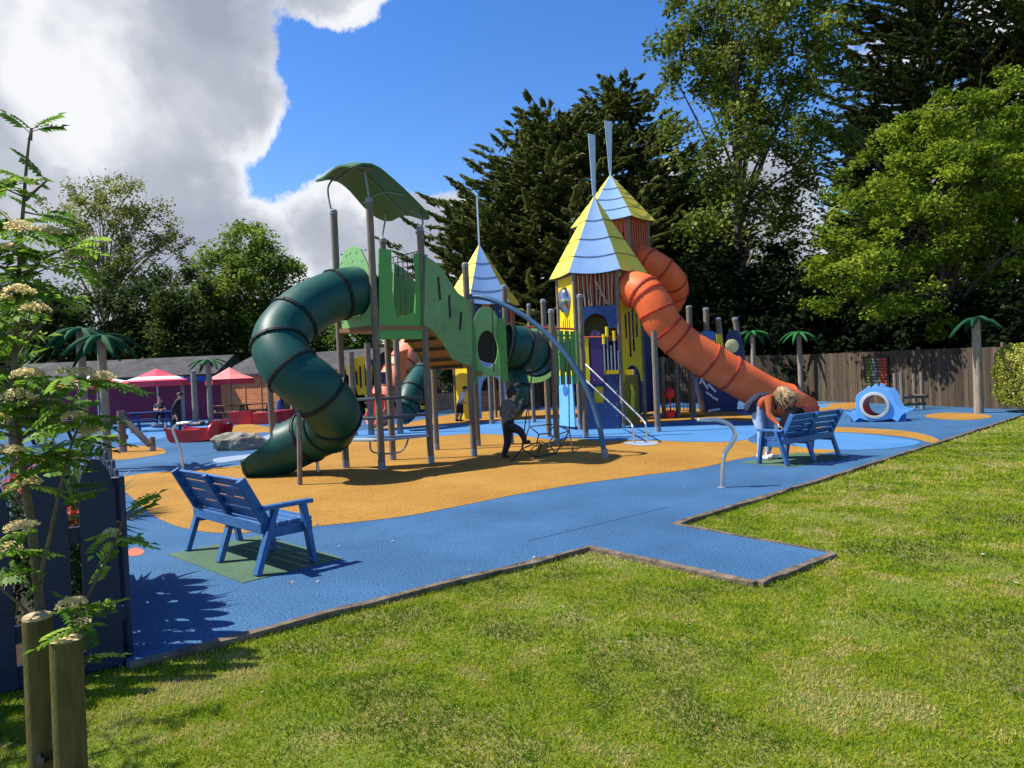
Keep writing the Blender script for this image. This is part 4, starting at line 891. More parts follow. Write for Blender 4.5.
palm('far play palm with bright fronds before the brown wooden hut', (211, 425), (208, 361), None, .11, 8, .85, seed=3)
palm('bare post play palm stub next to the far palm before the hut', (196, 426), (193.5, 371), None, .12, leaves=False)
palm('slender play palm against the fence, between the ship and the bending woman', (755, 401), (752, 333), 29, .10, 8, .78, seed=5)
palm('slender play palm against the fence, right of the bending woman', (801.5, 400), (799, 333), 28.5, .10, 8, .78, seed=6)
palm('tall play palm on an orange disc near the clipped hedge', (979, 413), (976, 319), None, .11, 8, .72, PLEAFD, seed=7)
# ------------------------------------------------------------------ clipped hedge
HEDGE = leafmat('hedge_gold_green', [(0, (.16, .20, .02)), (.5, (.36, .38, .05)), (1, (.58, .56, .14))], .35, .5)
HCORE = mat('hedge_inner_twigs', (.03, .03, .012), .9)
hb0 = V(13.0, 16.8, 0); 
HG = thing('hedge', 'clipped golden green hedge at the end of the lawn', 'hedge', (13.95, 18.3, 0))
N = 26000; x = RNG.uniform(-1, 1, (N, 3)); ax_ = RNG.integers(0, 3, N); sg = RNG.choice([-1, 1], N); 
for i in range(3): x[ax_ == i, i] = sg[ax_ == i]
sq = np.abs(x) ** 1; nrm_ = x.copy(); x = x / (np.sum(np.abs(x) ** 5, axis=1, keepdims=True) ** (1 / 5)); x *= RNG.uniform(.9, 1.03, (N, 1))
hs_ = np.array([.95, 1.6, .80]); hc_ = np.array([13.95, 18.3, .98]); ctr_ = x * hs_ + hc_ + .06 * np.sin(x[:, [1, 2, 0]] * 9)
quads('foliage', ctr_, runit(N), runit(N) + x, RNG.uniform(.05, .09, N), RNG.uniform(.03, .05, N), HEDGE, HG, fold=.2)
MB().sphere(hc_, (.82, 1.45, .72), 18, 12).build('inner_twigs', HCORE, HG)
mb = MB()
for i in range(9): mb.tube([(13.4 + .12 * i, 17.0 + .3 * (i % 4), -.06), (13.4 + .13 * i, 17.3 + .3 * (i % 4), .5)], .02, 6)
mb.build('stem', WOODD, HG)
# ------------------------------------------------------------------ hut, parasols, tables, boats, rock
PLUM = mat('plum_wall_paint', (.20, .016, .07), .6, .15, 3); HUTO = mat('orange_cedar_cladding', (.60, .21, .075), .7, .25, 3, .2, 30, dirt=.3, stretch=(1, 1, 6))
ROOFM = mat('grey_felt_roof', (.04, .038, .04), .85, .4, 2.5, .3, 20, dirt=.6, dirtc=(.12, .11, .11))
HT = thing('long_hut', 'long low hut, plum painted at one end and orange cedar at the other, grey roof', 'hut', (-17, 37, 0))
YH = 37.0
def X(px, Y, py=400): return W(px, py, Y).x
x0, x1, x2 = X(-60, YH), X(222, YH), X(345, YH)
MB().box(((x0 + x1) / 2, YH + 1.5, 1.15), (x1 - x0, 3, 2.3)).build('plum_wall', PLUM, HT, smooth=False)
d0, d1 = X(281, YH), X(297, YH); yw = YH - .9
wa, wb = V(x1, YH - .05, 0), V(x2 - .3, YH - 3.4, 0); du = (wb - wa).normalized(); dn = V(du.y, -du.x, 0); LW = (wb - wa).length
def wx(px):  # distance along the cedar wall of a pixel column
    d = ray(px, 400); k = (wa.y * 0); A = Matrix(((d.x, -du.x), (d.y, -du.y))); A.invert(); t_ = A @ Vector((wa.x, wa.y)); return t_[1]
d0, d1 = wx(281), wx(297); CL = MB(); Rw = Matrix.Rotation(math.atan2(du.y, du.x), 3, 'Z')
for i in range(14):
    z = .08 + i * .152
    for a_, b_ in ((0, d0), (d1, LW)): CL.box(wa + du * ((a_ + b_) / 2) + V(0, 0, z), (b_ - a_, .03, .145), Rw)
CL.build('cedar_wall', HUTO, HT, smooth=False)
MB().box(wa + du * (LW / 2) - dn * 1.55 + V(0, 0, 1.08), (LW - .05, 3, 2.12), Rw).build('cedar_wall_core', mat('hut_inside', (.02, .015, .015), .9), HT, smooth=False)
dm = wa + du * ((d0 + d1) / 2)
MB().box(dm - dn * .03 + V(0, 0, 1.03), (d1 - d0 - .04, .04, 2.05), Rw).build('door', mat('black_door', (.006, .006, .008), .5), HT, smooth=False)
MB().box(wa + du * (d0 - .0) + dn * .01 + V(0, 0, 1.05), (.07, .07, 2.1), Rw).box(wa + du * d1 + dn * .01 + V(0, 0, 1.05), (.07, .07, 2.1), Rw).build('door_frame', mat('dark_trim', (.03, .02, .02), .6), HT, smooth=False)
for px in (232, 246, 262): MB().box(wa + du * wx(px) + dn * .02 + V(0, 0, 1.08), (.05, .05, 2.14), Rw).build('wall_batten', HUTO, HT, smooth=False)
yw = YH - 3.0
rf = MB(); xe0, xe1 = x0 - .4, x1 + .15
rf.add([(xe0, YH - 1.0, 2.30), (xe1, YH - 1.0, 2.30), (xe1, YH + 1.5, 3.30), (xe0, YH + 1.5, 3.30), (xe0, YH + 4.2, 2.3), (xe1, YH + 4.2, 2.3), (xe0, YH - 1.0, 2.18), (xe1, YH - 1.0, 2.18), (xe0, YH + 4.2, 2.18), (xe1, YH + 4.2, 2.18)],
       [(0, 1, 2, 3), (3, 2, 5, 4), (6, 8, 9, 7), (0, 6, 7, 1), (4, 5, 9, 8), (0, 3, 4, 8, 6), (1, 7, 9, 5, 2)])
ro = rf.build('roof', ROOFM, HT, smooth=False)
MB().beam((xe0, YH - 1.02, 2.235), (xe1, YH - 1.02, 2.235), .03, .14).build('fascia', mat('black_fascia', (.012, .012, .014), .5), ro)
rf = MB(); qa, qb = wa - du * .1 + dn * .22, wb + du * 2.6 + dn * .22; k0, k1 = qa - dn * 2.3, qb - dn * 2.3; z0_, z1_ = 2.2, 3.15
rf.add([qa + V(0, 0, z0_), qb + V(0, 0, z0_), k1 + V(0, 0, z1_), k0 + V(0, 0, z1_), qa + V(0, 0, z0_ - .1), qb + V(0, 0, z0_ - .1), k1 - dn * 2 + V(0, 0, z0_), k0 - dn * 2 + V(0, 0, z0_)], [(0, 1, 2, 3), (0, 4, 5, 1), (3, 2, 6, 7), (4, 7, 6, 5), (0, 3, 7, 4), (1, 5, 6, 2)])
rf.build('roof', ROOFM, HT, smooth=False)
sg_ = rectb(268, 366, 284, 384, yw - .3, mat('sign_blue', (.12, .25, .5), .5), 'sign_board', HT, .04); rectb(270, 374, 276, 381, yw - .33, WHITE, 'sign_marking', sg_, .02)
# parasols
PINKC = mat('pink_parasol_fabric', (.76, .06, .10), .7, .06, 3); PALEC = mat('white_parasol_fabric', (.82, .68, .68), .7, .06, 3); REDC = mat('red_parasol_fabric', (.66, .05, .06), .7, .06, 3); BLUC = mat('blue_valance_fabric', (.015, .08, .42), .6)
def parasol(label, px, py_eave, py_top, Y, wpx, m1, m2, val=None, sides=8, band=False):
    z0, z1 = W(px, py_eave, Y).z, W(px, py_top, Y).z; c = W(px, py_eave, Y); r = wpx / 2 * Y / FPX
    t = thing('parasol', label, 'parasol', (c.x, c.y, 0), 'parasols outside the hut')
    MB().tube([(c.x, c.y, 0), (c.x, c.y, z1)], .03, 8).build('pole', WHITE if val is None else DSTEEL, t)
    cn, cn2, vl = MB(), MB(), MB()
    for i in range(sides):
        a0, a1 = 2 * math.pi * (i + .5) / sides, 2 * math.pi * (i + 1.5) / sides
        p = V(c.x + r * math.cos(a0), c.y + r * math.sin(a0), z0); q = V(c.x + r * math.cos(a1), c.y + r * math.sin(a1), z0); tp = V(c.x, c.y, z1)
        m_ = (p + q) / 2; cen_ = (p + q + tp) / 3 - V(0, 0, .05)
        tgt = cn if i % 2 == 0 or m2 is None else cn2; u1, u2 = p.lerp(tp, .45) - V(0, 0, .05), q.lerp(tp, .45) - V(0, 0, .05)
        if band: cn.add([u1, u2, tp], [(0, 1, 2)]); w1, w2 = p.lerp(u1, .3), q.lerp(u2, .3); cn.add([p, q, w2, w1], [(0, 1, 2, 3)]); cn2.add([w1, w2, u2, u1], [(0, 1, 2, 3)])
        else: tgt.add([p, q, u1, u2, tp], [(0, 1, 3, 2), (2, 3, 4)])
        vl.add([p, q, q - V(0, 0, .24), p - V(0, 0, .24)], [(0, 1, 2, 3)])
    o = cn.build('canopy', m1, t, smooth=False); 
    if m2: cn2.build('canopy_panel', m2, t, smooth=False)
    vl.build('valance', val or m1, t, smooth=False)
    MB().box((c.x, c.y, .05), (.5, .5, .1)).build('base', DSTEEL, t, bev=.02)
    rb = MB()
    for i in range(sides): a0 = 2 * math.pi * (i + .5) / sides; rb.tube([(c.x, c.y, z1 - .06), (c.x + r * .97 * math.cos(a0), c.y + r * .97 * math.sin(a0), z0 - .02)], .012, 5)
    rb.build('rib', DSTEEL, t); return t
parasol('pink and white parasol half hidden behind the near palm posts', 97, 384, 373, 32.5, 70, PINKC, PALEC)
parasol('wide pink parasol with a pale middle band over the blue picnic table', 157, 381, 368.5, 31.5, 66, PINKC, PALEC, band=True)
BN = thing('banner', 'plain blue banner strip stretched behind the far palm posts', 'banner', W(197, 379, 31.6).to_tuple())
rectb(182, 376, 212, 382, 31.6, BLUC, 'cloth', BN, .03); rectb(182.6, 376, 183.4, 423, 31.65, DSTEEL, 'pole', BN, .05); rectb(210, 376, 210.8, 423, 31.65, DSTEEL, 'pole', BN, .05)
parasol('salmon red parasol with dark pole in front of the cedar wall', 230, 379, 367, 33.0, 46, mat('salmon_parasol_fabric', (.80, .22, .20), .7, .06, 3), None, REDC)
parasol('small red parasol by the dark doorway of the hut', 290, 379, 373, 32.6, 22, REDC, None)
# picnic tables
def picnic(label, px, py, Y, m, s=1.0, rot=.2):
    c = W(px, py, Y); t = thing('picnic_table', label, 'table', (c.x, c.y, 0), 'picnic tables outside the hut'); Rz = Matrix.Rotation(rot, 3, 'Z')
    def bb(nm, lst):
        mb = MB()
        for cc_, sz in lst: mb.box(Rz @ Vector(cc_) + V(c.x, c.y, 0), sz, Rz)
        return mb.build(nm, m, t, smooth=False, bev=.006)
    bb('tabletop', [((0, -.3 + .15 * i, .74), (1.7, .135, .04)) for i in range(5)])
    for s_ in (-1, 1): bb('bench_seat', [((0, s_ * .72, .45), (1.7, .26, .04))])
    for s_ in (-1, 1):
        mb = MB()
        for k in (-1, 1): mb.beam(Rz @ V(s_ * .6, k * .7, 0) + V(c.x, c.y, 0), Rz @ V(s_ * .6, k * .22, .72) + V(c.x, c.y, 0), .05, .09, (1, 0, 0))
        mb.beam(Rz @ V(s_ * .6, -.75, .41) + V(c.x, c.y, 0), Rz @ V(s_ * .6, .75, .41) + V(c.x, c.y, 0), .04, .09, (1, 0, 0)); mb.build('leg_frame', m, t, smooth=False)
    return t
PICB = mat('picnic_blue', (.012, .04, .17), .5); PICW = mat('picnic_brown', (.16, .09, .05), .7, .3)
picnic('blue picnic table under the wide pink parasol', 152, 422, 28.5, PICB, rot=.25)
picnic('brown picnic table before the cedar wall, nearer the far palm', 232, 418, 33.0, PICW, rot=-.1); picnic('brown picnic table before the cedar wall, nearer the doorway', 256, 417, 34.0, PICW, rot=.15)
picnic('dark picnic table glimpsed behind the sapling leaves', 42, 440, 23.0, mat('picnic_dark', (.03, .025, .025), .6), rot=.1)
tag(MB().box(W(303, 416, 33) + V(0, 0, .55), (.55, .5, 1.1)).lathe([(.36, 1.1), (.38, 1.14), (.2, 1.25), (.001, 1.27)], V(W(303, 416, 33).x, 33, 0), 14).build('litter_bin', mat('bin_blue', (.02, .06, .2), .5), bev=.03), 'blue litter bin to the right of the dark doorway', 'bin')
tag(MB().lathe([(.05, 0), (.16, .02), (.17, .5), (.12, .75), (.09, .9), (.001, .93)], V(W(279.5, 414, 32).x, 32, 0), 14).build('water_butt', mat('butt_blue', (.05, .12, .25), .5)), 'small blue barrel standing by the red box near the doorway', 'barrel')
# red play boat and boxes
PB = thing('play_boat', 'red play boat with raised bow on the blue surface beside the steel rail', 'play boat', W(192, 442, 21.8).to_tuple())
def side_outline(Y): return [W(x, y, Y) for x, y in ((164, 428), (170, 430), (180, 430.5), (196, 430), (208, 427.5), (214, 425), (216, 428), (214, 437), (205, 440), (185, 443), (171, 444), (168, 440))]
sA = side_outline(21.6); slab([V(p.x, p.y, max(.02, p.z)) for p in sA], (0, 1, 0), .05).build('side_panel', REDP, PB, smooth=False, bev=.008)
slab([V(p.x + .15, p.y + .9, max(.02, p.z)) for p in sA], (0, 1, 0), .05).build('side_panel', REDP, PB, smooth=False, bev=.008)
p0, p1 = sA[0], sA[4]; MB().box(((p0.x + p1.x) / 2 + .1, 22.05, .33), (1.0, .85, .04)).build('seat', REDP, PB, bev=.01)
slab([V(x, y, z) for x, y, z in ((p1.x + .02, 21.5, .05), (p1.x + .02, 22.7, .05), (p1.x + .12, 22.7, .62), (p1.x + .12, 21.5, .62))], (1, 0, 0), .05).build('stern_panel', REDP, PB, smooth=False)
MB().lathe([(.001, -.03), (.2, -.03), (.2, .03), (.001, .03)], W(213, 430, 21.45) + V(0, 0, 0), 16, (1, -.3, 0)).build('wheel', REDP, PB)
def redbox(label, px0, px1, py0, py1, Y):
    a, b = W(px0, py1, Y), W(px1, py0, Y); t = thing('planter_box', label, 'planter', ((a.x + b.x) / 2, Y, 0), 'low red boxes before the hut'); h = max(.25, b.z)
    w = b.x - a.x; cx = (a.x + b.x) / 2
    for dy in (-.3, .3): MB().box((cx, Y + dy, h / 2), (w, .05, h)).build('long_side', REDP, t, bev=.01)
    for s in (-1, 1): MB().box((cx + s * (w / 2 - .03), Y, h / 2), (.05, .54, h)).build('short_side', REDP, t, bev=.01)
    MB().box((cx, Y, h * .6), (w - .1, .5, .05)).build('infill', mat('dark_soil', (.03, .022, .015), .95, .4, 20, .6, 40), t)
redbox('low red box before the hut, nearest the far palm', 232, 253, 410.5, 420, 30.5); redbox('low red box before the hut, below the dark doorway', 256, 279, 411.5, 420, 30); redbox('low red box before the hut, partly behind the spiral slide', 279, 291, 409.5, 417, 31.5)
# rock
bm = bmesh.new(); bmesh.ops.create_icosphere(bm, subdivisions=4, radius=1); rc = W(241, 452, 18.6)
from mathutils import noise as mn
for v in bm.verts:
    p = v.co.copy(); k = 1 + .30 * mn.noise(p * 1.3 + V(3, 1, 2)) + .14 * mn.noise(p * 3.1) + .05 * mn.noise(p * 8)
    p = p * k; v.co = V(p.x * .60 + rc.x, p.y * .45 + rc.y, max(-.05, p.z * .36 + .12))
me = bpy.data.meshes.new('boulder'); bm.to_mesh(me); bm.free(); me.materials.append(mat('grey_boulder_stone', (.28, .25, .19), .9, .3, 4, .9, 14, .2, .5, (.12, .12, .10))); bo_ = bpy.data.objects.new('boulder', me); COL.objects.link(bo_); tag(bo_, 'low grey boulder between the red boat and the spiral slide', 'boulder')
# log climbing beam on the left
LB = thing('balance_log', 'leaning log beam on two posts over an orange patch', 'climbing log', G(122, 451).to_tuple())
a = G(123, 452); vpost('post', a, W(119, 411, a.y).z, LB, .10, cap=False); b = G(153, 451); vpost('post', b, .38, LB, .07, cap=False)
MB().tube([W(122, 416, a.y), W(137, 432, b.y), W(150, 445, b.y)], .085, 12).build('leaning_log', WOOD, LB); MB().tube([W(100, 437, a.y), W(127, 437, a.y)], .07, 10).build('side_log', WOODD, LB)
# slide side post seen left of the green slide (lamp-less post)
tag(MB().tube([V(*G(274, 452)[:2], 0), W(269, 377, G(274, 452).y)], .075, 14).build('timber_post', WOOD), 'plain round timber post standing behind the boulder, left of the spiral slide', 'post')
# ------------------------------------------------------------------ foreground picket fence and planting
NFm = NAVYF
FC = V(-2.45, 4.42, 0); fl0 = V(-2.94, 4.02, 0); fl1 = V(-4.6, 2.95, 0); fr1 = V(-3.72, 6.42, 0)
PF = thing('picket_fence', 'dark blue picket fence with leaf-shaped boards in the shade by the sapling', 'fence', FC.to_tuple())
def leaf_board(c, d, w, h, name='picket', lean=0):
    u = Vector(d).normalized(); hh = h - .26
    out = [(-w / 2, .03), (w / 2, .03), (w / 2, hh), (w * .48, hh + .1), (w * .36, hh + .19), (w * .12, hh + .26), (-w * .12, hh + .25), (-w * .36, hh + .17), (-w * .48, hh + .06)]
    return MB().prism(out, c, u, V(0, 0, 1), .025).build(name, NFm, PF, smooth=False, bev=.005)
dl = (fl1 - FC).normalized(); nf_ = V(-dl.y, dl.x, 0)
if nf_.y > 0: nf_ = -nf_
for i, (s, h) in enumerate(((.12, 1.30), (.365, 1.31), (.65, 1.26), (.95, 1.28), (1.3, 1.26), (1.71, 1.18), (1.98, 1.16), (2.25, 1.17), (2.5, 1.16))):
    leaf_board(FC + dl * s + nf_ * .035 + V(0, 0, -.05), dl, .185 if i else .195, h)
for z in (.28, .80): MB().beam(FC + V(0, 0, z), FC + dl * 2.6 + V(0, 0, z), .045, .10).build('rail', NFm, PF, bev=.005)
MB().beam(FC + dl * .02 + V(0, 0, .03), FC + dl * 2.6 + V(0, 0, .03), .04, .14).build('gravel_board', NFm, PF)
MB().box(FC + V(-.02, .03, .55), (.06, .06, 1.14)).build('corner_post', NFm, PF, bev=.008)
dr = (fr1 - FC).normalized(); nr_ = V(dr.y, -dr.x, 0)
for i in range(8):
    leaf_board(FC + dr * (.16 + i * .27) + V(0, 0, -.03), dr, .2, 1.19 + .04 * math.sin(i * 2))
for z in (.28, .80): MB().beam(FC + V(0, 0, z), fr1 + V(0, 0, z), .045, .10).build('rail', NFm, PF, bev=.005)
# soil bed
bed = [V(FC.x, FC.y + .02, 0), fl1, V(-7, 3.2, 0), V(-7, 8, 0), fr1]; so_ = sheet('planting_bed', bed, -.03, groundmat('bed_soil', [(.3, (.02, .015, .01)), (.7, (.05, .035, .02))], 3, 60, .5, 1, .8))
DKL = leafmat('dark_shrub_leaf', [(0, (.012, .028, .008)), (.6, (.03, .065, .015)), (1, (.06, .11, .03))], .25); REDFL = leafmat('red_petal', [(0, (.5, .03, .03)), (.6, (.75, .10, .07)), (1, (.8, .3, .2))], .3)
CREAM = leafmat('cream_blossom', [(0, (.58, .44, .18)), (.5, (.80, .67, .36)), (1, (.90, .82, .52))], .5)
for j, (px, py, Y, nfl, lab) in enumerate(((6, 488, 5.1, 30, 'low shrub with red flowers behind the picket fence, nearest the frame edge'), (66, 512, 4.75, 24, 'low shrub with red flowers glimpsed between two fence boards'), (45, 470, 6.0, 26, 'low red-flowered shrub further back behind the picket fence'))):
    c = W(px, py, Y); t = thing('flowering_shrub', lab, 'shrub', (c.x, c.y, -.03), 'red flowering shrubs in the fenced bed')
    N = 1100; p = np.clip(RNG.normal(size=(N, 3)), -1.5, 1.5) * [.15, .15, .22]; cz = max(.25, c.z * .6)
    quads('foliage', p + [c.x, c.y, cz], runit(N), runit(N), RNG.uniform(.04, .08, N), RNG.uniform(.02, .035, N), DKL, t)
    fp = RNG.normal(size=(nfl, 3)) * [.10, .10, .06] + [c.x, c.y, c.z]; fp = np.repeat(fp, 7, 0) + RNG.normal(size=(nfl * 7, 3)) * .018
    quads('flowers', fp, runit(len(fp)), runit(len(fp)), .035, .028, REDFL, t)
    mb = MB()
    for k in range(7): a = random.uniform(0, 6.28); mb.tube([(c.x, c.y, -.04), (c.x + .12 * math.cos(a), c.y + .12 * math.sin(a), c.z * .6), (c.x + .18 * math.cos(a), c.y + .18 * math.sin(a), c.z)], .006, 5)
    mb.build('stem', WOODD, t)
# spiky plants in the bed (they throw the ragged shadow on the blue surface)
SPK = leafmat('spiky_leaf', [(0, (.03, .07, .03)), (.6, (.08, .14, .06)), (1, (.22, .25, .12))], .2)
def spiky(label, loc, n, L, z0=0, w=.05):
    t = thing('yucca', label, 'yucca', (loc[0], loc[1], -.03), 'spiky yuccas in the fenced bed'); mb = MB()
    for i in range(n):
        az = random.uniform(0, 6.28); el = random.uniform(-.15, 1.35); d = V(math.cos(az) * math.cos(el), math.sin(az) * math.cos(el), math.sin(el)); l = L * random.uniform(.75, 1.1)
        c = V(loc[0], loc[1], z0 + random.uniform(-.1, .1)); s = d.cross(V(0, 0, 1)).normalized() * w / 2; up = s.cross(d).normalized() * .008
        m1, e = c + d * l * .5 + V(0, 0, .0), c + d * l - V(0, 0, .10 * l)
        mb.add([c - s * .6, c + s * .6, m1 + s, m1 - s, e], [(0, 1, 2, 3), (3, 2, 4)])
    o = mb.build('foliage', SPK, t, smooth=False); at = o.data.attributes.new('tint', 'FLOAT', 'FACE'); at.data.foreach_set('value', [random.random() for _ in o.data.polygons])
    MB().tube([(loc[0], loc[1], -.05), (loc[0], loc[1], z0)], [.07, .05], 10).build('trunk', WOODD, t)
spiky('spiky yucca behind the fence corner, low among the boards', (-3.25, 5.35), 70, .62, .62); spiky('tall spiky yucca behind the sapling, its leaves before the plum wall', W(10, 384, 9.5), 90, .75, W(10, 384, 9.5).z, .055)
spiky('spiky yucca deeper in the bed, by the second row of boards', (-3.75, 6.0), 60, .6, .75)
# ------------------------------------------------------------------ rowan sapling with stakes
ROWL = leafmat('rowan_leaflet', [(0, (.07, .16, .018)), (.5, (.15, .28, .025)), (.85, (.26, .42, .04)), (1, (.36, .48, .08))], .5, .5, .25)
BARK = mat('sapling_bark', (.10, .075, .045), .7, .3, 20, .2, 60, dirt=.4, dirtc=(.15, .14, .1)); BARKD = mat('tree_bark', (.10, .08, .06), .9, .35, 3, .6, 10, stretch=(2, 2, .5)); BARKG = mat('grey_bark', (.16, .14, .12), .9, .35, 3, .6, 10, stretch=(2, 2, .5))
def pinnate(base, d, L, out):
    d = Vector(d).normalized(); s = d.cross(V(0, 0, 1)); s = s.normalized() if s.length > .01 else V(1, 0, 0); up = s.cross(d).normalized(); roll = random.uniform(-.5, .5)
    s = (s * math.cos(roll) + up * math.sin(roll)).normalized(); up = s.cross(d).normalized(); npair = 6; tn = random.uniform(0, 1); ends = []
    for i in range(npair + 1):
        f = .22 + .78 * i / npair; c = Vector(base) + d * L * f - V(0, 0, .28 * L * f * f)
        if i == npair: lst = [(d, .34)]
        else: lst = [((s * k * .9 + d * .42 - up * .10).normalized(), .36 * (1 - .25 * abs(f - .55))) for k in (-1, 1)]
        for dd, lf in lst:
            l = L * lf; out[0].append(c + dd * l * .5); out[1].append(dd - V(0, 0, .15)); out[2].append(up + Vector((random.uniform(-.3, .3),) * 3)); out[3].append(l); out[4].append(l * .46); out[5].append(min(1, max(0, tn + random.uniform(-.2, .2))))
    return [Vector(base), Vector(base) + d * L * .6 - V(0, 0, .1 * L), Vector(base) + d * L - V(0, 0, .28 * L)]
def umbel(c, r, out, n=70):
    for _ in range(n):
        a = random.uniform(0, 6.28); q = r * math.sqrt(random.random()); p = Vector(c) + V(q * math.cos(a), q * math.sin(a), .45 * (r - q * q / r) + random.uniform(-.006, .006))
        for k in range(2): out[0].append(p + V(random.uniform(-.004, .004), random.uniform(-.004, .004), 0)); out[1].append(Vector(RNG.normal(size=3))); out[2].append(Vector(RNG.normal(size=3)) + V(0, 0, 1)); out[3].append(.011); out[4].append(.010); out[5].append(random.random())
def rowan(label, trunk, branches, blooms, Yc, nextra, lead=True, seed=1, rs=(.020, .004)):
    random.seed(seed); t = thing('rowan_sapling', label, 'tree', (trunk[0].x, trunk[0].y, -.055)); tr = spline(trunk, 6); k = len(tr)
    MB().tube(tr, [rs[0] + (rs[1] - rs[0]) * i / (k - 1) for i in range(k)], 9).build('trunk', BARK, t)
    out = [[], [], [], [], [], []]; fo = [[], [], [], [], [], []]; twig = MB(); tips = []
    for br in branches:
        b = spline(br, 6); twig.tube(b, [.008 - .0055 * i / (len(b) - 1) for i in range(len(b))], 6); tips.append(b)
    for b in tips:
        n = max(3, int((b[-1] - b[0]).length / .085))
        for i in range(n):
            f = .3 + .7 * (i + 1) / n; p = b[min(len(b) - 1, int(f * (len(b) - 1)))]; td = (b[-1] - b[max(0, len(b) - 4)]).normalized(); az = random.uniform(0, 6.28)
            d = td * .7 + V(math.cos(az), math.sin(az), random.uniform(-.3, .5)); st = pinnate(p, d, random.uniform(.10, .155), out); twig.tube(st, .0016, 4)
    for i in range(nextra):
        f = random.uniform(.32, .86); p = tr[min(k - 1, int(f * (k - 1)))]; az = random.uniform(0, 6.28); ln = random.uniform(.04, .24) * (1.1 - f) * 1.4
        q = p + V(math.cos(az) * ln, math.sin(az) * ln * .9, ln * random.uniform(-.1, .45)); twig.tube([p, q], [.004, .002], 5)
        for _ in range(4):
            a2 = random.uniform(0, 6.28); st = pinnate(q, V(math.cos(az) * .5 + math.cos(a2), math.sin(az) * .5 + math.sin(a2), random.uniform(-.2, .7)), random.uniform(.10, .155), out); twig.tube(st, .0016, 4)
    for (px, py, r) in blooms:
        c = W(px, py, Yc - random.uniform(.05, .25)); umbel(c, r * 1.35, fo, 130); 
        for _ in range(3): a2 = random.uniform(0, 6.28); pinnate(c - V(0, 0, .015), V(math.cos(a2), math.sin(a2), -.05), random.uniform(.10, .14), out)
    twig.build('branches', BARK, t)
    def emit(nm, o, m, fold):
        quads(nm, np.array([tuple(x) for x in o[0]]), np.array([tuple(x) for x in o[1]]), np.array([tuple(x) for x in o[2]]), np.array(o[3]), np.array(o[4]), m, t, np.array(o[5]), bend=.12, fold=fold)
    emit('crown', out, ROWL, .18)
    if fo[0]: emit('blossom', fo, CREAM, 0)
    return t
YR = 2.62
def rw(pix, dy=0): return [W(x, y, YR + dy * i / max(1, len(pix) - 1)) for i, (x, y) in enumerate(pix)]
tb = W(52, 860, YR); 
brs = [rw([(37, 590), (50, 535), (62, 480), (74, 437), (84, 420)], -.2), rw([(46, 690), (62, 640), (92, 588), (118, 535), (124, 510)], -.1), rw([(32, 520), (10, 490), (-15, 470)], .1), rw([(40, 630), (20, 605), (-10, 580)], -.1), rw([(16, 400), (50, 385), (95, 382)], .15),
       rw([(17, 350), (45, 320), (70, 298), (100, 292)], .2), rw([(20, 280), (45, 258), (75, 245)], -.2), rw([(23, 235), (5, 215), (-12, 200)], .2), rw([(15, 420), (40, 400), (66, 402)], -.25), rw([(14, 390), (-10, 350)], .2), rw([(18, 440), (60, 415), (80, 402)], .3), rw([(25, 200), (38, 188), (48, 180)], .05), rw([(60, 640), (78, 620), (85, 607)], -.05), rw([(22, 470), (48, 452), (66, 440)], .2), rw([(30, 140), (32, 128)], 0), rw([(40, 650), (70, 660), (95, 655)], -.05), rw([(20, 460), (-5, 440)], .1)]
rowan('slender rowan sapling with cream blossom tied between two round stakes', [tb] + rw([(43, 660), (33, 540), (20, 450), (14, 385), (17, 320), (21, 240), (27, 160), (31, 128)]), brs,
      [(20, 228, .035), (48, 232, .03), (14, 248, .03), (20, 292, .035), (35, 310, .035), (28, 375, .035), (84, 374, .035), (102, 378, .028), (18, 398, .045), (75, 418, .03), (92, 432, .035), (12, 452, .03), (58, 459, .045), (28, 483, .03), (22, 528, .04), (8, 548, .03), (111, 534, .022), (72, 604, .035), (82, 623, .018), (-5, 300, .04), (-8, 420, .04), (66, 372, .02)], YR, 44, rs=(.019, .003))
SK = thing('tree_stake', 'round mossy stake with sawn slanted top, left of the sapling trunk', 'stake', W(37, 800, 2.62).to_tuple(), 'stakes holding the sapling'); SK.location.z = -.055
a = W(40, 840, 2.55); a.z = -.1; b = W(37, 618, 2.55)
MB().tube([V(a.x + .02, a.y, a.z), b], .047, 18).build('shaft', STAKE, SK); MB().lathe([(.047, 0), (.044, .012), (.001, .02)], b, 18, b - a + V(0, -.05, 0)).build('sawn_top', CUTW, SK)
SK2 = thing('tree_stake', 'round mossy stake with flat cut top, right of the sapling trunk', 'stake', W(67, 800, 2.42).to_tuple(), 'stakes holding the sapling'); SK2.location.z = -.055
a = W(74, 860, 2.42); a.z = -.1; b = W(66, 639, 2.42); MB().tube([a, b], .050, 18).build('shaft', STAKE, SK2); MB().lathe([(.050, 0), (.001, .004)], b, 18, b - a).build('sawn_top', CUTW, SK2)
MB().tube([W(38, 757, 2.5), W(52, 753, 2.56), W(66, 748, 2.45)], .012, 8).tube([W(40, 762, 2.48), W(54, 759, 2.56), W(68, 754, 2.42)], .012, 8).build('tie_strap', BLK, SK2)
rowan('second rowan at the fence, beyond the frame edge', [V(-3.95, 3.55, -.05), V(-3.9, 3.6, .8), V(-3.95, 3.6, 1.7), V(-3.9, 3.6, 2.7)], [[V(-3.92, 3.6, .9 + .16 * i), V(-3.92 + .55 * math.cos(i * 2.4), 3.6 + .5 * math.sin(i * 2.4), 1.15 + .17 * i)] for i in range(11)], [], 3.6, 60, seed=5)
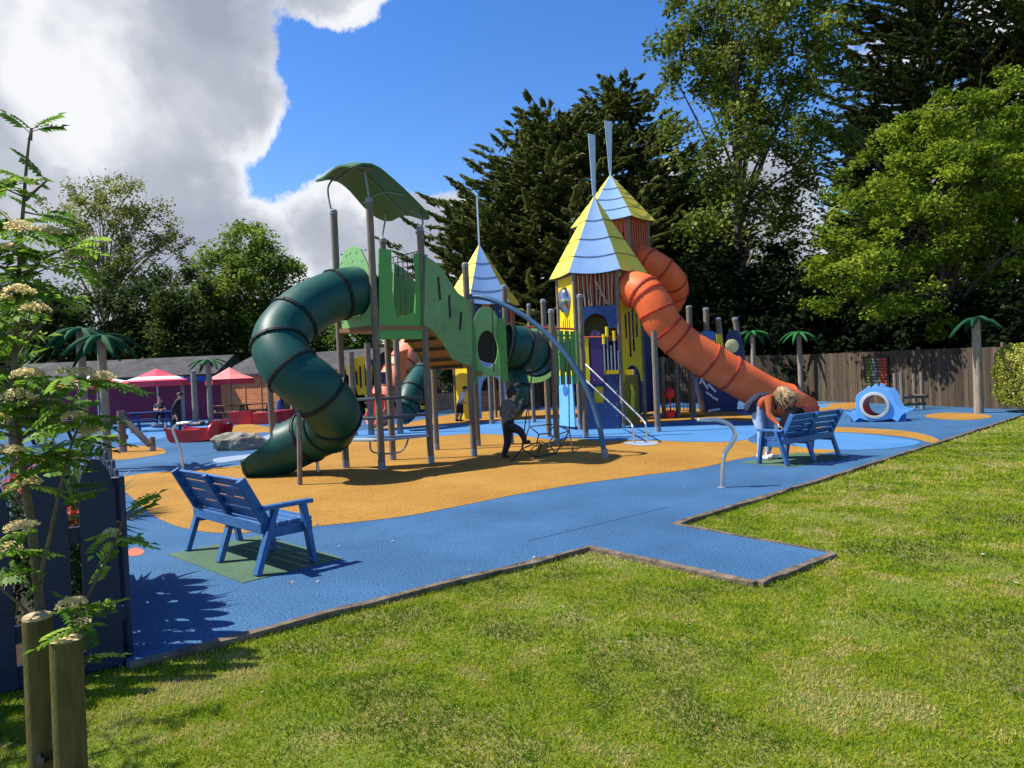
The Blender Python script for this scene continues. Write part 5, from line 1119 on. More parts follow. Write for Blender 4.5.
# ------------------------------------------------------------------ big trees
def limbs(mb, base, top, r0, pts, rng, nlimb, r_l=.5, start=.3, wob=.4):
    tr = spline([base, base.lerp(top, .35) + V(rng.uniform(-wob, wob), rng.uniform(-wob, wob), 0), base.lerp(top, .7) + V(rng.uniform(-wob, wob), rng.uniform(-wob, wob), 0), top], 6); k = len(tr)
    mb.tube(tr, [r0 * (1 - .85 * i / (k - 1)) for i in range(k)], 9)
    for _ in range(nlimb):
        p = pts[rng.randrange(len(pts))]; zf = (p.z - base.z) / max(.1, top.z - base.z); f = min(.95, max(start, zf * rng.uniform(.45, .85))); i = int(f * (k - 1)); s = tr[i]; rr = r0 * (1 - .85 * f) * r_l
        m_ = s.lerp(p, .5) + V(rng.uniform(-.3, .3), rng.uniform(-.3, .3), (p - s).length * rng.uniform(.02, .14)); b = spline([s, m_, p], 5); mb.tube(b, [max(.012, rr * (1 - .9 * j / (len(b) - 1))) for j in range(len(b))], 6)
        for _ in range(3):
            q = b[rng.randrange(3, len(b))]; e = q + (p - s) * rng.uniform(.12, .3) + V(rng.uniform(-.4, .4), rng.uniform(-.4, .4), rng.uniform(-.1, .3)); mb.tube([q, e], [max(.012, rr * .3), .01], 5)
def broadleaf(name, label, cat, base, lobes, nclu, nleaf, lsize, csize, m, bark, r0=.25, nlimb=22, flat=.7, seed=1, group=None, shell=.35, ztrunk=None, wob=.4):
    rng = random.Random(seed); t = thing(name, label, cat, tuple(base), group); cl = []
    tot = sum(l[1][0] * l[1][1] * l[1][2] for l in lobes) ** 1
    for c, rad in lobes:
        n = max(3, int(nclu * rad[0] * rad[1] * rad[2] / tot)); v = runit(n) * (RNG.uniform(shell, 1, (n, 1)) ** .6); cl.append(v * np.array(rad) + np.array(c))
    cl = np.concatenate(cl); pts = [Vector(p) for p in cl]
    mb = MB(); zt = ztrunk or max(p.z for p in pts) * .85; limbs(mb, Vector(base), V(base[0] + rng.uniform(-.4, .4), base[1], zt), r0, pts, rng, nlimb, wob=wob); mb.build('trunk', bark, t)
    n = len(cl); per = nleaf // n; c = np.repeat(cl, per, 0); N = len(c); cs = np.repeat(RNG.uniform(.6, 1.35, (n, 1)), per, 0) * csize
    off = np.clip(RNG.normal(size=(N, 3)), -1.9, 1.9) * cs * np.array([1, 1, flat]) * .6; c = c + off; nr = runit(N) * .8 + np.array([0, 0, .8]); ax_ = runit(N) * [1, 1, .5] + off * .5
    tint = np.clip(np.repeat(RNG.uniform(.15, .8, n), per) + RNG.normal(size=N) * .16, 0, 1)
    quads('crown', c, ax_, nr, lsize * RNG.uniform(.6, 1.3, N), lsize * .6 * RNG.uniform(.7, 1.3, N), m, t, tint, bend=.1, fold=.15); return t
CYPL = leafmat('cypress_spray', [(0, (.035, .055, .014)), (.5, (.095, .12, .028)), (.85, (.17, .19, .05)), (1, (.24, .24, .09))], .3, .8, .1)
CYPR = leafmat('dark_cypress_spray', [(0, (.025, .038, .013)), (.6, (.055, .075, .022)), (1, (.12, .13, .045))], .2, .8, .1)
def cypress(label, base, H, radius, seed, nbr, nspray, m, zlow=1.0, prof=None, lens=.34, group=None):
    """layered branches, each a flat fan of side shoots with a raised tip"""
    rng = np.random.default_rng(seed); t = thing('cypress_tree', label, 'tree', tuple(base), group); mb = MB(); base = Vector(base); top = base + V(rng.uniform(-.5, .5), 0, H)
    mb.tube([base, base.lerp(top, .5) + V(.2, 0, 0), top], [.45, .28, .04], 9); C, A, NR, LL, TT = [], [], [], [], []
    for i in range(nbr):
        z = zlow + (H - zlow) * (i + rng.random()) / nbr; f = z / H; az = rng.uniform(0, 2 * np.pi)
        Rr = radius * (prof(f) if prof else (1 - f) ** .6 * 1.05 + .05) * rng.uniform(.72, 1.15); d = np.array([np.cos(az), np.sin(az), 0.]); side = np.array([-d[1], d[0], 0])
        rise = rng.uniform(.05, .35) + .9 * max(0, f - .7) * 2
        o = np.array([base.x + (top.x - base.x) * f, base.y, base.z + z]); S = 7; pl = []
        for k in range(S + 1):
            g_ = k / S; pl.append(o + d * Rr * g_ + np.array([0, 0, Rr * (rise * g_ * g_ * 1.0 - .10 * np.sin(np.pi * g_))]))
        pl = np.array(pl); mb.tube([Vector(p) for p in pl], [max(.012, .10 * (1 - f * .6) * (1 - g_ / (S + .3))) for g_ in range(S + 1)], 5)
        # side shoots
        nsh = max(5, int(9 * Rr / radius) + 4)
        for s in range(nsh):
            g_ = .18 + .82 * (s + rng.random()) / nsh; kk = min(S - 1, int(g_ * S)); p = pl[kk] + (pl[kk + 1] - pl[kk]) * (g_ * S - kk); ls = Rr * (.42 - .30 * g_) * rng.uniform(.6, 1.25) + .2; sg = rng.choice([-1, 1])
            sd = d * .75 + side * sg * rng.uniform(.5, 1.0) + np.array([0, 0, rng.uniform(-.05, .32)])
            if s == nsh - 1: sd = d + np.array([0, 0, .4]); ls = max(.5, ls)
            n = max(6, int(nspray * ls / 1.2)); u = rng.random(n) ** .8; q = p + sd * (ls * u)[:, None] + rng.normal(size=(n, 3)) * [.10, .10, .06] * (1.15 - u)[:, None]; q[:, 2] += .10 * ls * u * u
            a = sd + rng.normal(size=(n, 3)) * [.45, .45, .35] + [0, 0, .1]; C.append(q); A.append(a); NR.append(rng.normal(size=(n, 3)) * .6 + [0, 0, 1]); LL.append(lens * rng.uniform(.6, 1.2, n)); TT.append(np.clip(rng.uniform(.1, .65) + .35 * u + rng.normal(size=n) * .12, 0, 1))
    mb.build('trunk', BARKD, t); C = np.concatenate(C); print(label, len(C))
    quads('crown', C, np.concatenate(A), np.concatenate(NR), np.concatenate(LL), np.concatenate(LL) * .36, m, t, np.concatenate(TT), bend=.08, fold=.15); return t
def base_at(px, Y): p = W(px, 400, Y); return V(p.x, p.y, -.05)
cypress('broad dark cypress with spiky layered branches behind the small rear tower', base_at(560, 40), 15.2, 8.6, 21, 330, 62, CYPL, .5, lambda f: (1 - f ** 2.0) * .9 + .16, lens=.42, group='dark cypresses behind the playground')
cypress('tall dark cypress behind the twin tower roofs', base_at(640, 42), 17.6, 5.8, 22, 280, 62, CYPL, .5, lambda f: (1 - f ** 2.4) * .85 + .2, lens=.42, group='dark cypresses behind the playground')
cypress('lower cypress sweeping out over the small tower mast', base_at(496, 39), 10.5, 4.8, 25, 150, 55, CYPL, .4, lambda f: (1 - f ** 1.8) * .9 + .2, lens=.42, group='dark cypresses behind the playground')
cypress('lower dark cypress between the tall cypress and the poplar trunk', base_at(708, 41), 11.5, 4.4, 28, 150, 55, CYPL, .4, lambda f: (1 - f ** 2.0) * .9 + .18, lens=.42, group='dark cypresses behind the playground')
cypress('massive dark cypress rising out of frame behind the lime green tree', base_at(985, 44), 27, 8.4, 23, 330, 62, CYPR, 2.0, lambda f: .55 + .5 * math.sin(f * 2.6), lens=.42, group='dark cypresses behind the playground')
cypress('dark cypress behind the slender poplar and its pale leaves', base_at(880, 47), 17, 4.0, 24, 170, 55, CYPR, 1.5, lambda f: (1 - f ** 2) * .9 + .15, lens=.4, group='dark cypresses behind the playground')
POPL = leafmat('poplar_leaf', [(0, (.05, .08, .012)), (.5, (.125, .17, .022)), (.85, (.24, .28, .05)), (1, (.38, .40, .11))], .4, .65, .15)
pb = base_at(752, 34); lob = []
for (px, py, r) in ((735, 20, 3.0), (780, -20, 2.8), (690, 70, 2.2), (760, 90, 2.7), (815, 60, 2.0), (710, 140, 2.2), (790, 150, 2.4), (840, 120, 1.6), (740, 200, 2.0), (800, 215, 2.0), (700, 215, 1.6), (765, 255, 1.7), (820, 270, 1.5), (680, 20, 1.6), (830, 10, 1.6)):
    c = W(px, py, 34 + random.uniform(-1.5, 1.5)); lob.append((tuple(c), (r, r * .9, r * 1.05)))
broadleaf('poplar_tree', 'tall airy poplar with pale leaves and sky showing through', 'tree', pb, lob, 330, 29000, .25, .56, POPL, BARKD, .28, 24, .9, 31, shell=.2, ztrunk=19, wob=.3)
SYC = leafmat('sycamore_leaf', [(0, (.06, .105, .010)), (.5, (.17, .245, .018)), (.85, (.32, .40, .035)), (1, (.46, .47, .07))], .45, .7, .1)
sb = base_at(950, 27); lob = []
for (px, py, r, dy) in ((960, 130, 2.2, 0), (1010, 110, 2.3, 1), (915, 150, 1.8, 0), (880, 185, 1.6, -1), (950, 185, 2.2, -1), (1010, 185, 2.4, -1), (858, 225, 1.5, -1.6), (910, 235, 1.9, -2), (985, 240, 1.9, -1.2), (845, 270, 1.4, -1.5), (826, 250, 1.1, -.6), (880, 295, 1.4, -2.2), (832, 295, 1.0, -1), (868, 262, 1.4, -3), (1030, 250, 1.9, -1.5), (940, 275, 1.2, .8), (995, 295, 1.2, -1.2), (1040, 310, 1.4, -1.5), (850, 305, .9, -.6), (1060, 160, 2.5, 0), (905, 312, 1.1, -2), (965, 322, 1.1, -1.8), (1012, 325, 1.0, -2.2)):
    c = W(px, py, 26.5 + dy); lob.append((tuple(c), (r, r, r * .62)))
broadleaf('sycamore_tree', 'spreading lime green sycamore hanging over the fence in full sun', 'tree', sb, lob, 480, 54000, .165, .36, SYC, BARKD, .26, 40, .58, 32, shell=.45, ztrunk=6.5)
EVG = leafmat('dark_evergreen_leaf', [(0, (.006, .012, .005)), (.6, (.014, .025, .008)), (1, (.035, .05, .016))], .12, .8, .05)
for i, (px, Y, h, w) in enumerate(((650, 37, 7.5, 3.8), (725, 34.5, 7.0, 3.6), (792, 32.5, 6.6, 3.4), (850, 31, 5.6, 3.2), (915, 29, 4.4, 2.6), (985, 26.5, 3.6, 2.6), (1050, 24, 4.2, 2.6))):
    b = base_at(px, Y); lob = [((b.x, b.y, h * .52), (w, w * .7, h * .5)), ((b.x + w * .4, b.y, h * .3), (w * .7, w * .6, h * .33)), ((b.x - w * .5, b.y - .2, h * .36), (w * .7, w * .6, h * .36))]
    broadleaf('evergreen_bush', ['dense dark evergreen bush behind the fence, directly behind the big orange slide', 'dark evergreen bush behind the fence, over the navy ship', 'dark evergreen bush behind the palm to the right of the woman', 'dark evergreen bush behind the fence, above the activity board', 'dark evergreen bush under the lime green sycamore, above the log frame', 'dark evergreen bush under the sycamore, behind the orange-disc palm', 'dark evergreen bush behind the clipped hedge'][i], 'bush', b, lob, 150, 17000, .28, .55, EVG, BARKD, .14, 14, .8, 40 + i, 'dark bushes behind the fence', shell=.3)
# left side
LOOSE = leafmat('thin_tree_leaf', [(0, (.11, .13, .02)), (.6, (.22, .24, .045)), (1, (.32, .33, .08))], .45)
b = base_at(112, 56); lob = []
for (px, py, r) in ((80, 212, 2.2), (115, 205, 2.6), (148, 225, 2.3), (172, 250, 1.8), (65, 245, 2.0), (105, 245, 2.4), (140, 262, 2.2), (60, 205, 1.6), (120, 285, 2.2), (165, 275, 1.6)): lob.append((tuple(W(px, py, 56 + random.uniform(-1.5, 1.5))), (r, r, r * .9)))
broadleaf('thin_leaved_tree', 'thin leaved tree with branches showing against the cloud', 'tree', b, lob, 200, 11000, .26, .6, LOOSE, BARKG, .32, 90, .8, 51, shell=.25, ztrunk=13)
DENS = leafmat('dense_tree_leaf', [(0, (.07, .12, .016)), (.55, (.17, .24, .03)), (.9, (.27, .34, .055)), (1, (.36, .41, .10))], .5)
b = base_at(250, 50); lob = []
for (px, py, r) in ((240, 248, 1.9), (255, 262, 2.2), (225, 275, 2.0), (275, 285, 2.0), (250, 300, 2.8), (215, 305, 2.2), (288, 310, 1.7), (240, 335, 2.8), (280, 338, 2.2), (205, 335, 2.0), (262, 235, 1.0), (298, 325, 1.4)): lob.append((tuple(W(px, py, 50 + random.uniform(-1, 1))), (r, r, r)))
broadleaf('dense_green_tree', 'dense pointed green tree rising behind the hut, left of the spiral slide', 'tree', b, lob, 260, 26000, .30, .65, DENS, BARKD, .3, 26, .9, 52, shell=.5, ztrunk=9)
DKB = leafmat('dark_bush_leaf', [(0, (.025, .045, .010)), (.6, (.055, .088, .017)), (1, (.12, .15, .035))], .35)
for i, (px, py, Y, w, h, labl) in enumerate(((90, 295, 47, 3.6, 4.2, 'dark leafy tree behind the plum end of the hut'), (150, 285, 48, 3.4, 4.6, 'dark leafy tree behind the hut, below the thin leaved tree'), (190, 295, 46, 2.6, 4.2, 'dark leafy tree behind the hut, beside the dense pointed tree'), (25, 300, 45, 4.0, 4.6, 'dark leafy tree behind the sapling at the far end of the hut'), (318, 338, 46, 2.6, 2.6, 'dark bush behind the hut roof, right of the dense pointed tree'))):
    c = W(px, py + 30, Y); b = V(c.x, Y, -.05); zt = W(px, py - 22, Y).z; lob = [((c.x, Y, zt * .55), (w, w * .8, zt * .47)), ((c.x + w * .5, Y - .3, zt * .42), (w * .7, w * .7, zt * .36)), ((c.x - w * .5, Y + .3, zt * .42), (w * .7, w * .7, zt * .36))]
    broadleaf('leafy_tree', labl, 'tree', b, lob, 150, 13000, .30, .62, DKB, BARKD, .22, 16, .85, 60 + i, 'dark trees behind the hut', shell=.3)
LIME = leafmat('young_tree_leaf', [(0, (.05, .10, .015)), (.6, (.10, .18, .025)), (1, (.16, .24, .05))], .35)
for i, (px, py, Y, w, labl) in enumerate(((352, 335, 44, 1.5, 'young light green tree seen under the canopy tower, left of its posts'), (405, 332, 46, 1.7, 'young light green tree seen under the bridge of the canopy tower'), (378, 345, 50, 2.4, 'rounded green tree seen between the posts of the canopy tower'), (430, 352, 48, 2.0, 'low green tree between the bridge and the small rear tower'))):
    c = W(px, py, Y); b = V(c.x, Y, -.05); broadleaf('young_tree', labl, 'tree', b, [(tuple(c), (w, w, w * .9)), ((c.x + .6, Y, c.z - w * .7), (w * .9, w, w * .8)), ((c.x - .4, Y, c.z - w * 1.2), (w * .9, w, w * .7))], 60, 5000, .26, .5, LIME if i < 2 else DENS, BARKD, .12, 12, .8, 70 + i, 'young trees beyond the back fence', shell=.3)
# distant tree mass closing the horizon
c = []; 
for i in range(90):
    x = -75 + 150 * i / 89 + random.uniform(-1, 1); h = random.uniform(4, 6.5) if -52 < x < -1 else random.uniform(6, 9); c.append(RNG.normal(size=(420, 3)) * [1.5, 1.2, h * .28] + [x, 66 + random.uniform(-3, 3), h * .5])
c = np.concatenate(c); tl = quads('far_treeline', c, runit(len(c)), runit(len(c)), .55, .4, DKB); tl['kind'] = 'stuff'
# ------------------------------------------------------------------ people
SKIN = mat('skin', (.55, .30, .20), .55, .08, 10, spec=.35); JEANS = mat('faded_denim', (.30, .42, .60), .8, .25, 9, .2, 80); DENIMD = mat('dark_trousers', (.018, .018, .028), .8, .2, 9); RUST = mat('rust_jumper', (.34, .075, .02), .85, .2, 8, .3, 60); CAMO = mat('camouflage_jacket', (.05, .055, .04), .85, .5, 22, c2=(.20, .20, .17)); BLOND = mat('blond_hair', (.40, .24, .11), .6, .4, 14, .2, 60, c2=(.62, .44, .22)); HAIRD = mat('dark_hair', (.02, .014, .01), .6, .2, 20); SHOEB = mat('black_shoe', (.012, .012, .014), .5); BLKJ = mat('black_jacket', (.014, .015, .018), .7, .2, 8)
def body(t, J, E, root, mats, sub=2):
    """J: name -> (point, radius); E: edges with material index; one continuous skin"""
    names = list(J); idx = {n_: i for i, n_ in enumerate(names)}; me = bpy.data.meshes.new('body'); me.from_pydata([tuple(J[n_][0]) for n_ in names], [(idx[a], idx[b]) for a, b, _ in E], [])
    o = bpy.data.objects.new('tmp', me); COL.objects.link(o); sk = o.modifiers.new('Skin', 'SKIN'); sk.use_smooth_shade = True
    for n_ in names: v = me.skin_vertices[0].data[idx[n_]]; r_ = J[n_][1]; v.radius = r_ if isinstance(r_, tuple) else (r_, r_)
    me.skin_vertices[0].data[idx[root]].use_root = True
    ss = o.modifiers.new('Sub', 'SUBSURF'); ss.levels = ss.render_levels = sub; bpy.context.view_layer.update(); dg = bpy.context.evaluated_depsgraph_get(); m2 = bpy.data.meshes.new_from_object(o.evaluated_get(dg)); bpy.data.objects.remove(o)
    m2.materials.clear()
    for m_ in mats: m2.materials.append(m_)
    segs = [(Vector(J[a][0]), Vector(J[b][0]), k) for a, b, k in E]
    def near(p):
        best, bk = 1e9, 0
        for a, b, k in segs:
            d = b - a; t_ = max(0, min(1, (p - a).dot(d) / max(1e-9, d.length_squared))); q = (p - a - d * t_).length
            if q < best: best, bk = q, k
        return bk
    m2.polygons.foreach_set('material_index', [near(p.center) for p in m2.polygons]); m2.polygons.foreach_set('use_smooth', [True] * len(m2.polygons))
    off = parent_off(t); m2.transform(Matrix.Translation(-off)); m2.name = 'body'; b = bpy.data.objects.new('body', m2); COL.objects.link(b); b.parent = t; return b
def hand(J, E, wr, d, nm, s, k, curl):
    """palm and five fingers as chains"""
    d = Vector(d).normalized(); side = d.cross(Vector(curl)).normalized(); cu = Vector(curl).normalized(); w = Vector(J[wr][0])
    J[nm + 'p'] = (w + d * .05 * s, (.026 * s, .018 * s)); E.append((wr, nm + 'p', k))
    for i, (o, l) in enumerate(((-.03, .055), (-.01, .065), (.01, .06), (.028, .048))):
        a = w + d * .085 * s + side * o * s; J[nm + f'a{i}'] = (a, .0095 * s); J[nm + f'b{i}'] = (a + (d * .8 + cu * .5) * l * .6 * s, .0085 * s); J[nm + f'c{i}'] = (a + (d * 1.0 + cu * 1.3) * l * .75 * s, .007 * s); E += [(nm + 'p', nm + f'a{i}', k), (nm + f'a{i}', nm + f'b{i}', k), (nm + f'b{i}', nm + f'c{i}', k)]
    a = w + d * .035 * s - side * .035 * s; J[nm + 't'] = (a, .011 * s); J[nm + 'u'] = (a + (d * .7 - side * .5 + cu * .4) * .045 * s, .009 * s); E += [(nm + 'p', nm + 't', k), (nm + 't', nm + 'u', k)]
def face(t, hc, fd, r, eye=True):
    fd = Vector(fd).normalized(); s = fd.cross(V(0, 0, 1)).normalized(); up = s.cross(fd).normalized(); hc = Vector(hc)
    mb = MB()
    for k in (-1, 1): mb.sphere(hc + fd * r * .88 + s * k * r * .36 + up * r * .1, r * .11, 8, 6)
    mb.build('eyes', SHOEB, t)
    MB().sphere(hc + fd * r * 1.02 - up * r * .12, (r * .13, r * .13, r * .2), 8, 6).build('nose', SKIN, t); MB().sphere(hc + fd * r * .9 - up * r * .5, (r * .22, r * .22, r * .06), 8, 6).build('mouth', REDP, t)
    MB().sphere(hc + s * r * .92, (r * .12, r * .16, r * .24), 8, 6).sphere(hc - s * r * .92, (r * .12, r * .16, r * .24), 8, 6).build('ears', SKIN, t)
# woman bending over the bench
PW = thing('person', 'woman with blond hair and rust jumper bending over the bench beside the bag', 'person', (4.22, 12.2, 0))
J = {}; E = []
hipc = W(760, 410, 12.25); che = W(771, 399, 12.1); nk = W(778, 397, 12.0); hd = W(784, 393.5, 11.93)
J['pelvis'] = (hipc, (.155, .125)); J['waist'] = (hipc.lerp(che, .45) + V(0, 0, .03), (.155, .13)); J['chest'] = (che, (.185, .145)); J['neck'] = (nk, .055); J['head'] = (hd, (.095, .10)); J['crown'] = (hd + (hd - nk).normalized() * .06, .08)
E += [('pelvis', 'waist', 1), ('waist', 'chest', 1), ('chest', 'neck', 1), ('neck', 'head', 2), ('head', 'crown', 2)]
sdv = V(.81, .58, 0)
for s, nm in ((-1, 'l'), (1, 'r')):
    h = hipc + sdv * s * .09; J[nm + 'hip'] = (h - V(0, 0, .06), (.125, .125)); ft = V(4.20, 12.18, 0) + sdv * s * .12; kn = h.lerp(ft, .5) + V(.06, -.05, .02); J[nm + 'knee'] = (kn, .085); J[nm + 'ank'] = (ft + V(0, 0, .09), .045); J[nm + 'heel'] = (ft + V(-.02, .02, .045), .045); J[nm + 'toe'] = (ft + V(.12, -.14, .035), .038)
    E += [('pelvis', nm + 'hip', 0), (nm + 'hip', nm + 'knee', 0), (nm + 'knee', nm + 'ank', 0), (nm + 'ank', nm + 'heel', 3), (nm + 'heel', nm + 'toe', 3)]
    sh = che.lerp(nk, .55) + sdv * s * .17; el = W(770 if s < 0 else 789, 416 if s < 0 else 410, 11.85 if s < 0 else 12.1); wr = W(778 if s < 0 else 788, 424 if s < 0 else 421, 11.7 if s < 0 else 11.9); J[nm + 'sho'] = (sh, .08); J[nm + 'elb'] = (el, .06); J[nm + 'wri'] = (wr, .032)
    E += [('chest', nm + 'sho', 1), (nm + 'sho', nm + 'elb', 1), (nm + 'elb', nm + 'wri', 1)]; hand(J, E, nm + 'wri', wr - el + V(.05, 0, 0), nm + 'h', 1.0, 2, (0, 0, -1))
body(PW, J, E, 'pelvis', [JEANS, RUST, SKIN, mat('white_trainer', (.7, .68, .66), .6)])
face(PW, hd, V(.6, -.55, -.55), .105)
mb = MB(); hcn = hd + V(-.01, .015, .025); mb.sphere(hcn, (.112, .112, .102), 18, 12)
rh = random.Random(8)
for i in range(520):
    v = Vector((rh.gauss(0, 1), rh.gauss(0, 1), rh.gauss(0, 1))).normalized()
    if v.dot(V(.5, -.45, -.6)) > .45 or v.z < -.75: continue
    p = hcn + v * .104; l = rh.uniform(.12, .27); wv = rh.uniform(0, 6.28); side_ = V(v.y, -v.x, 0)
    out_ = V(v.x, v.y, 0) * .5; d1 = (out_ + V(.12, 0, -.55)).normalized(); d2 = (V(.45 + rh.uniform(-.2, .5), rh.uniform(-.3, .3), -.75 + rh.uniform(-.1, .75))).normalized()
    q1 = p + v * .012 + d1 * l * .35; q2 = q1 + (d1 * .4 + d2 * .6) * l * .4 + side_ * .012 * math.sin(wv); q3 = q2 + d2 * l * .4 - side_ * .012 * math.sin(wv)
    mb.tube([p, q1, q2, q3], [.007, .0075, .0055, .0015], 4)
mb.build('hair', BLOND, PW)
BP = thing('backpack', 'navy patterned backpack on the back of the bending woman', 'backpack', W(757, 403, 12.3).to_tuple())
c = W(757.5, 402, 12.22); MB().prism([(-.24, -.10), (-.10, -.13), (.12, -.06), (.22, .02), (.20, .10), (.04, .13), (-.14, .08), (-.24, .0)], c, V(.92, -.1, .38).normalized(), V(-.36, 0, .93).normalized(), .26).build('pouch', mat('navy_pattern_cloth', (.008, .011, .026), .85, .6, 22, 0, 60, .08, c2=(.06, .065, .10)), BP, bev=.06); MB().tube(spline([c + V(.08, -.08, .13), c + V(.26, -.12, .06), c + V(.24, -.16, -.14)], 5), .018, 6).build('strap', BLK, BP)
BG = thing('bag', 'black soft bag standing open on the seat of the bench by the woman', 'bag', (4.72, 11.72, .44))
c = W(789, 425, 11.75); d_ = V(.81, .58, 0); b_ = V(-.58, .81, 0); ml = MB(); ol = [(-.20, .0), (.20, .0), (.23, .2), (.20, .40), (.10, .47), (-.04, .44), (-.16, .36), (-.22, .18)]
base_ = V(c.x, c.y, .44); ml.prism(ol, base_, d_, (V(0, 0, 1) - b_ * .25).normalized(), .22).build('body', mat('black_bag_cloth', (.006, .007, .011), .85, .3, 12, .3, 40, .08), BG, bev=.05); MB().tube(spline([base_ + d_ * -.12 + V(0, 0, .42), base_ + V(0, 0, .56) - b_ * .14, base_ + d_ * .13 + V(0, 0, .44)], 6), .012, 6).build('handle', BLK, BG)
tag(MB().prism([(-.16, -.1), (.16, -.08), (.19, .06), (.05, .12), (-.17, .09)], W(806, 412, 12.0), d_, V(0, 0, 1), .05).build('folded_cloth', REDP, bev=.02), 'red cloth hung over the back of the bench by the bag', 'cloth')
# climbing child
PK = thing('person', 'child in camouflage jacket and dark cap stepping onto the rope net', 'person', G(506, 458).to_tuple()); Yk = G(506, 458).y
def K(x, y, dy=0): return W(x, y, Yk + dy)
J = {'pelvis': (K(508, 426), (.15, .13)), 'waist': (K(507, 418), (.175, .14)), 'chest': (K(507, 409), (.175, .14)), 'neck': (K(511, 400), .05), 'head': (K(512, 393.5), (.085, .09)), 'crown': (K(512.5, 390), .075)}; E = [('pelvis', 'waist', 1), ('waist', 'chest', 1), ('chest', 'neck', 1), ('neck', 'head', 2), ('head', 'crown', 2)]
for nm, pts in (('l', [(507, 429, .06), (508, 442, .05), (504, 454.5, .05), (504, 457, .05), (510, 457.3, .03)]), ('r', [(511, 427, -.08), (521, 431, -.08), (525, 441, -.08), (524, 443, -.08), (531, 441.5, -.08)])):
    P = [K(*p) for p in pts]; 
    for k_, rr, p in zip(('hip', 'knee', 'ank', 'heel', 'toe'), (.105, .08, .055, .05, .042), P): J[nm + k_] = (p, rr)
    E += [('pelvis', nm + 'hip', 0), (nm + 'hip', nm + 'knee', 0), (nm + 'knee', nm + 'ank', 0), (nm + 'ank', nm + 'heel', 3), (nm + 'heel', nm + 'toe', 3)]
for nm, pts in (('l', [(505, 404, .12), (501, 416, .16), (511, 412, .1)]), ('r', [(512, 405, -.12), (517, 412, -.16), (520, 403, -.12)])):
    P = [K(*p) for p in pts]
    for k_, rr, p in zip(('sho', 'elb', 'wri'), (.085, .065, .04), P): J[nm + k_] = (p, rr)
    E += [('chest', nm + 'sho', 1), (nm + 'sho', nm + 'elb', 1), (nm + 'elb', nm + 'wri', 1)]; hand(J, E, nm + 'wri', P[2] - P[1], nm + 'h', .8, 2, (.5, 0, -.5))
MB().sphere(K(510.3, 395.2), (.075, .085, .085), 12, 8).build('hair', HAIRD, PK)
body(PK, J, E, 'pelvis', [DENIMD, CAMO, SKIN, SHOEB]); face(PK, K(512.5, 393), (1, .3, .1), .085)
MB().sphere(K(511.3, 392.3), (.105, .105, .10), 14, 10, -.55).prism([(-.07, -.07), (.07, -.07), (.06, .05), (0, .08), (-.06, .05)], K(516, 391), V(0, 1, 0), V(1, 0, -.15), .012).build('cap', BLKJ, PK)
# small child by the yellow panel
PC = thing('person', 'small child in pale top and dark cap leaning on the far yellow panel', 'person', W(456, 421, 24.6).to_tuple()); Yk = 24.6
J = {'pelvis': (K(460, 404), (.12, .1)), 'chest': (K(462, 396), (.13, .11)), 'neck': (K(464, 392.5), .05), 'head': (K(465, 389.5), .085), 'crown': (K(465.3, 387.8), .075)}; E = [('pelvis', 'chest', 1), ('chest', 'neck', 1), ('neck', 'head', 2), ('head', 'crown', 2)]
for nm, pts in (('l', [(459, 406, .06), (458.5, 413, .05), (456.5, 419.5, .05), (456, 420.5, .05), (459, 420.6, .0)]), ('r', [(461, 406, -.06), (462, 413, -.05), (460, 419.5, -.05), (460, 420.5, -.05), (463, 420.6, -.1)])):
    P = [K(*p) for p in pts]
    for k_, rr, p in zip(('hip', 'knee', 'ank', 'heel', 'toe'), (.085, .06, .042, .042, .035), P): J[nm + k_] = (p, rr)
    E += [('pelvis', nm + 'hip', 0), (nm + 'hip', nm + 'knee', 0), (nm + 'knee', nm + 'ank', 2), (nm + 'ank', nm + 'heel', 3), (nm + 'heel', nm + 'toe', 3)]
for nm, s in (('l', .13), ('r', -.13)):
    for k_, rr, p in zip(('sho', 'elb', 'wri'), (.055, .042, .03), (K(462.5, 395, s), K(460.5, 401, s * 1.2), K(465, 403, s))): J[nm + k_] = (p, rr)
    E += [('chest', nm + 'sho', 1), (nm + 'sho', nm + 'elb', 1), (nm + 'elb', nm + 'wri', 2)]; hand(J, E, nm + 'wri', V(.6, 0, -.5), nm + 'h', .8, 2, (0, 0, -1))
body(PC, J, E, 'pelvis', [DENIMD, WHITE, SKIN, SHOEB]); face(PC, K(465, 389.5), (1, -.2, 0), .085); MB().sphere(K(465, 388.4), (.10, .098, .085), 12, 8, -.1).build('cap', BLKJ, PC)
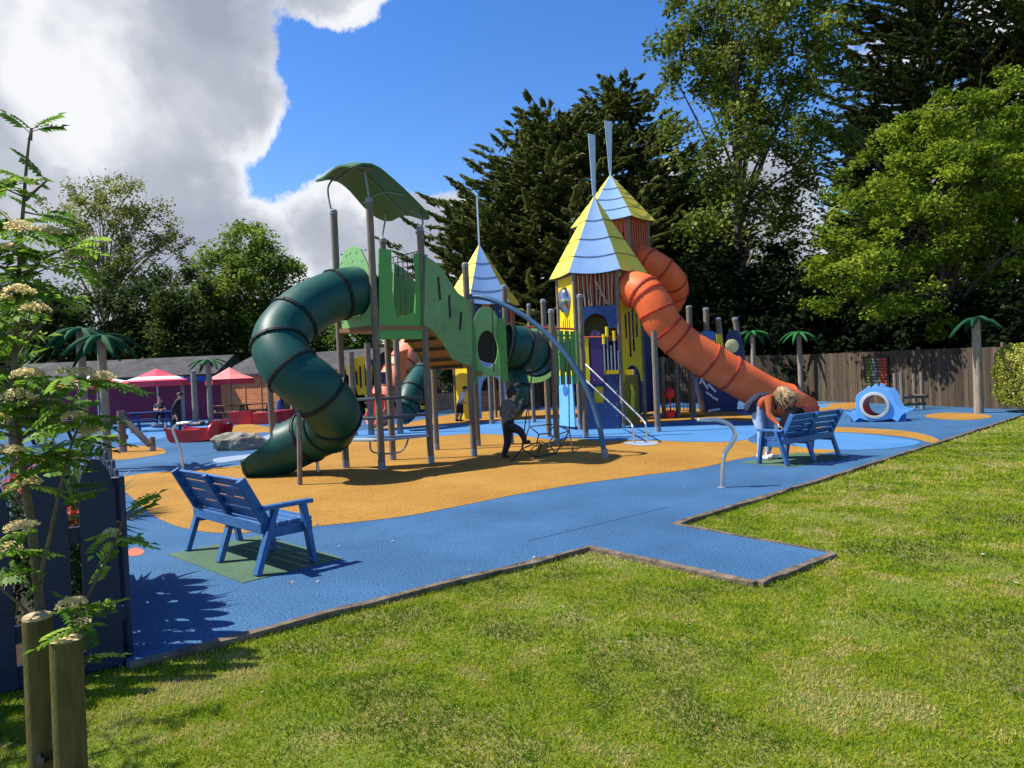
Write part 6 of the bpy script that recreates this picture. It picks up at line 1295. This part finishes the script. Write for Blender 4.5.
# man walking by the tables
PM = thing('person', 'man in black jacket walking past the blue picnic table', 'person', W(177, 432, 26.5).to_tuple()); Yk = 26.5
J = {'pelvis': (K(176.5, 414), (.17, .14)), 'waist': (K(176.5, 410), (.17, .14)), 'chest': (K(177.5, 403.5), (.19, .15)), 'neck': (K(179.5, 398.8), .065), 'head': (K(180, 395.8), (.10, .11)), 'crown': (K(180.3, 393.9), .09)}; E = [('pelvis', 'waist', 1), ('waist', 'chest', 1), ('chest', 'neck', 1), ('neck', 'head', 2), ('head', 'crown', 2)]
for nm, pts in (('l', [(175, 416, .1), (173.5, 424, .1), (171, 430.5, .1), (171, 432, .1), (176, 432.3, .05)]), ('r', [(178, 416, -.1), (180, 424, -.1), (180, 430.7, -.1), (180, 432.3, -.1), (185, 432.6, -.15)])):
    P = [K(*p) for p in pts]
    for k_, rr, p in zip(('hip', 'knee', 'ank', 'heel', 'toe'), (.10, .075, .05, .05, .042), P): J[nm + k_] = (p, rr)
    E += [('pelvis', nm + 'hip', 0), (nm + 'hip', nm + 'knee', 0), (nm + 'knee', nm + 'ank', 0), (nm + 'ank', nm + 'heel', 3), (nm + 'heel', nm + 'toe', 3)]
for nm, s in (('l', .2), ('r', -.2)):
    for k_, rr, p in zip(('sho', 'elb', 'wri'), (.08, .06, .038), (K(177.3, 401.5, s), K(172.8, 408.5, s * 1.3), K(173, 415.5, s * 1.2))): J[nm + k_] = (p, rr)
    E += [('chest', nm + 'sho', 1), (nm + 'sho', nm + 'elb', 1), (nm + 'elb', nm + 'wri', 1)]; hand(J, E, nm + 'wri', V(.1, 0, -1), nm + 'h', 1, 2, (1, 0, 0))
body(PM, J, E, 'pelvis', [DENIMD, BLKJ, SKIN, SHOEB]); face(PM, K(180, 395.8), (1, -.4, 0), .11); MB().sphere(K(179.8, 395), (.118, .118, .11), 12, 8, .0).build('hair', HAIRD, PM)
# person seated at the blue table
PS_ = thing('person', 'person in dark top sitting at the blue picnic table', 'person', W(160, 422, 29.2).to_tuple()); Yk = 29.2
J = {'pelvis': (K(160, 413), (.16, .14)), 'chest': (K(160, 406.5), (.18, .14)), 'neck': (K(160, 403), .06), 'head': (K(160, 400.2), .10), 'crown': (K(160, 398.8), .09)}; E = [('pelvis', 'chest', 1), ('chest', 'neck', 1), ('neck', 'head', 2), ('head', 'crown', 2)]
for nm, s in (('l', -1), ('r', 1)):
    for k_, rr, p in zip(('hip', 'knee', 'ank', 'toe'), (.09, .07, .05, .04), (K(160 + s * 2.2, 413.5, 0), K(160 + s * 3, 413, -.42), K(160 + s * 3, 422, -.45), K(160 + s * 3, 423.2, -.6))): J[nm + k_] = (p, rr)
    E += [('pelvis', nm + 'hip', 0), (nm + 'hip', nm + 'knee', 0), (nm + 'knee', nm + 'ank', 0), (nm + 'ank', nm + 'toe', 3)]
    for k_, rr, p in zip(('sho', 'elb', 'wri'), (.07, .055, .036), (K(160 + s * 4.3, 405, 0), K(160 + s * 5.5, 410, -.15), K(160 + s * 2.5, 409.5, -.4))): J[nm + k_] = (p, rr)
    E += [('chest', nm + 'sho', 1), (nm + 'sho', nm + 'elb', 1), (nm + 'elb', nm + 'wri', 2)]; hand(J, E, nm + 'wri', V(-s * .4, -1, 0), nm + 'h', 1, 2, (0, 0, -1))
body(PS_, J, E, 'pelvis', [DENIMD, BLKJ, SKIN, SHOEB]); face(PS_, K(160, 400.2), (0, -1, -.1), .105); MB().sphere(K(160, 399.4, .03), (.11, .11, .10), 12, 8, .0).build('hair', HAIRD, PS_)
print('objects', len(bpy.data.objects))
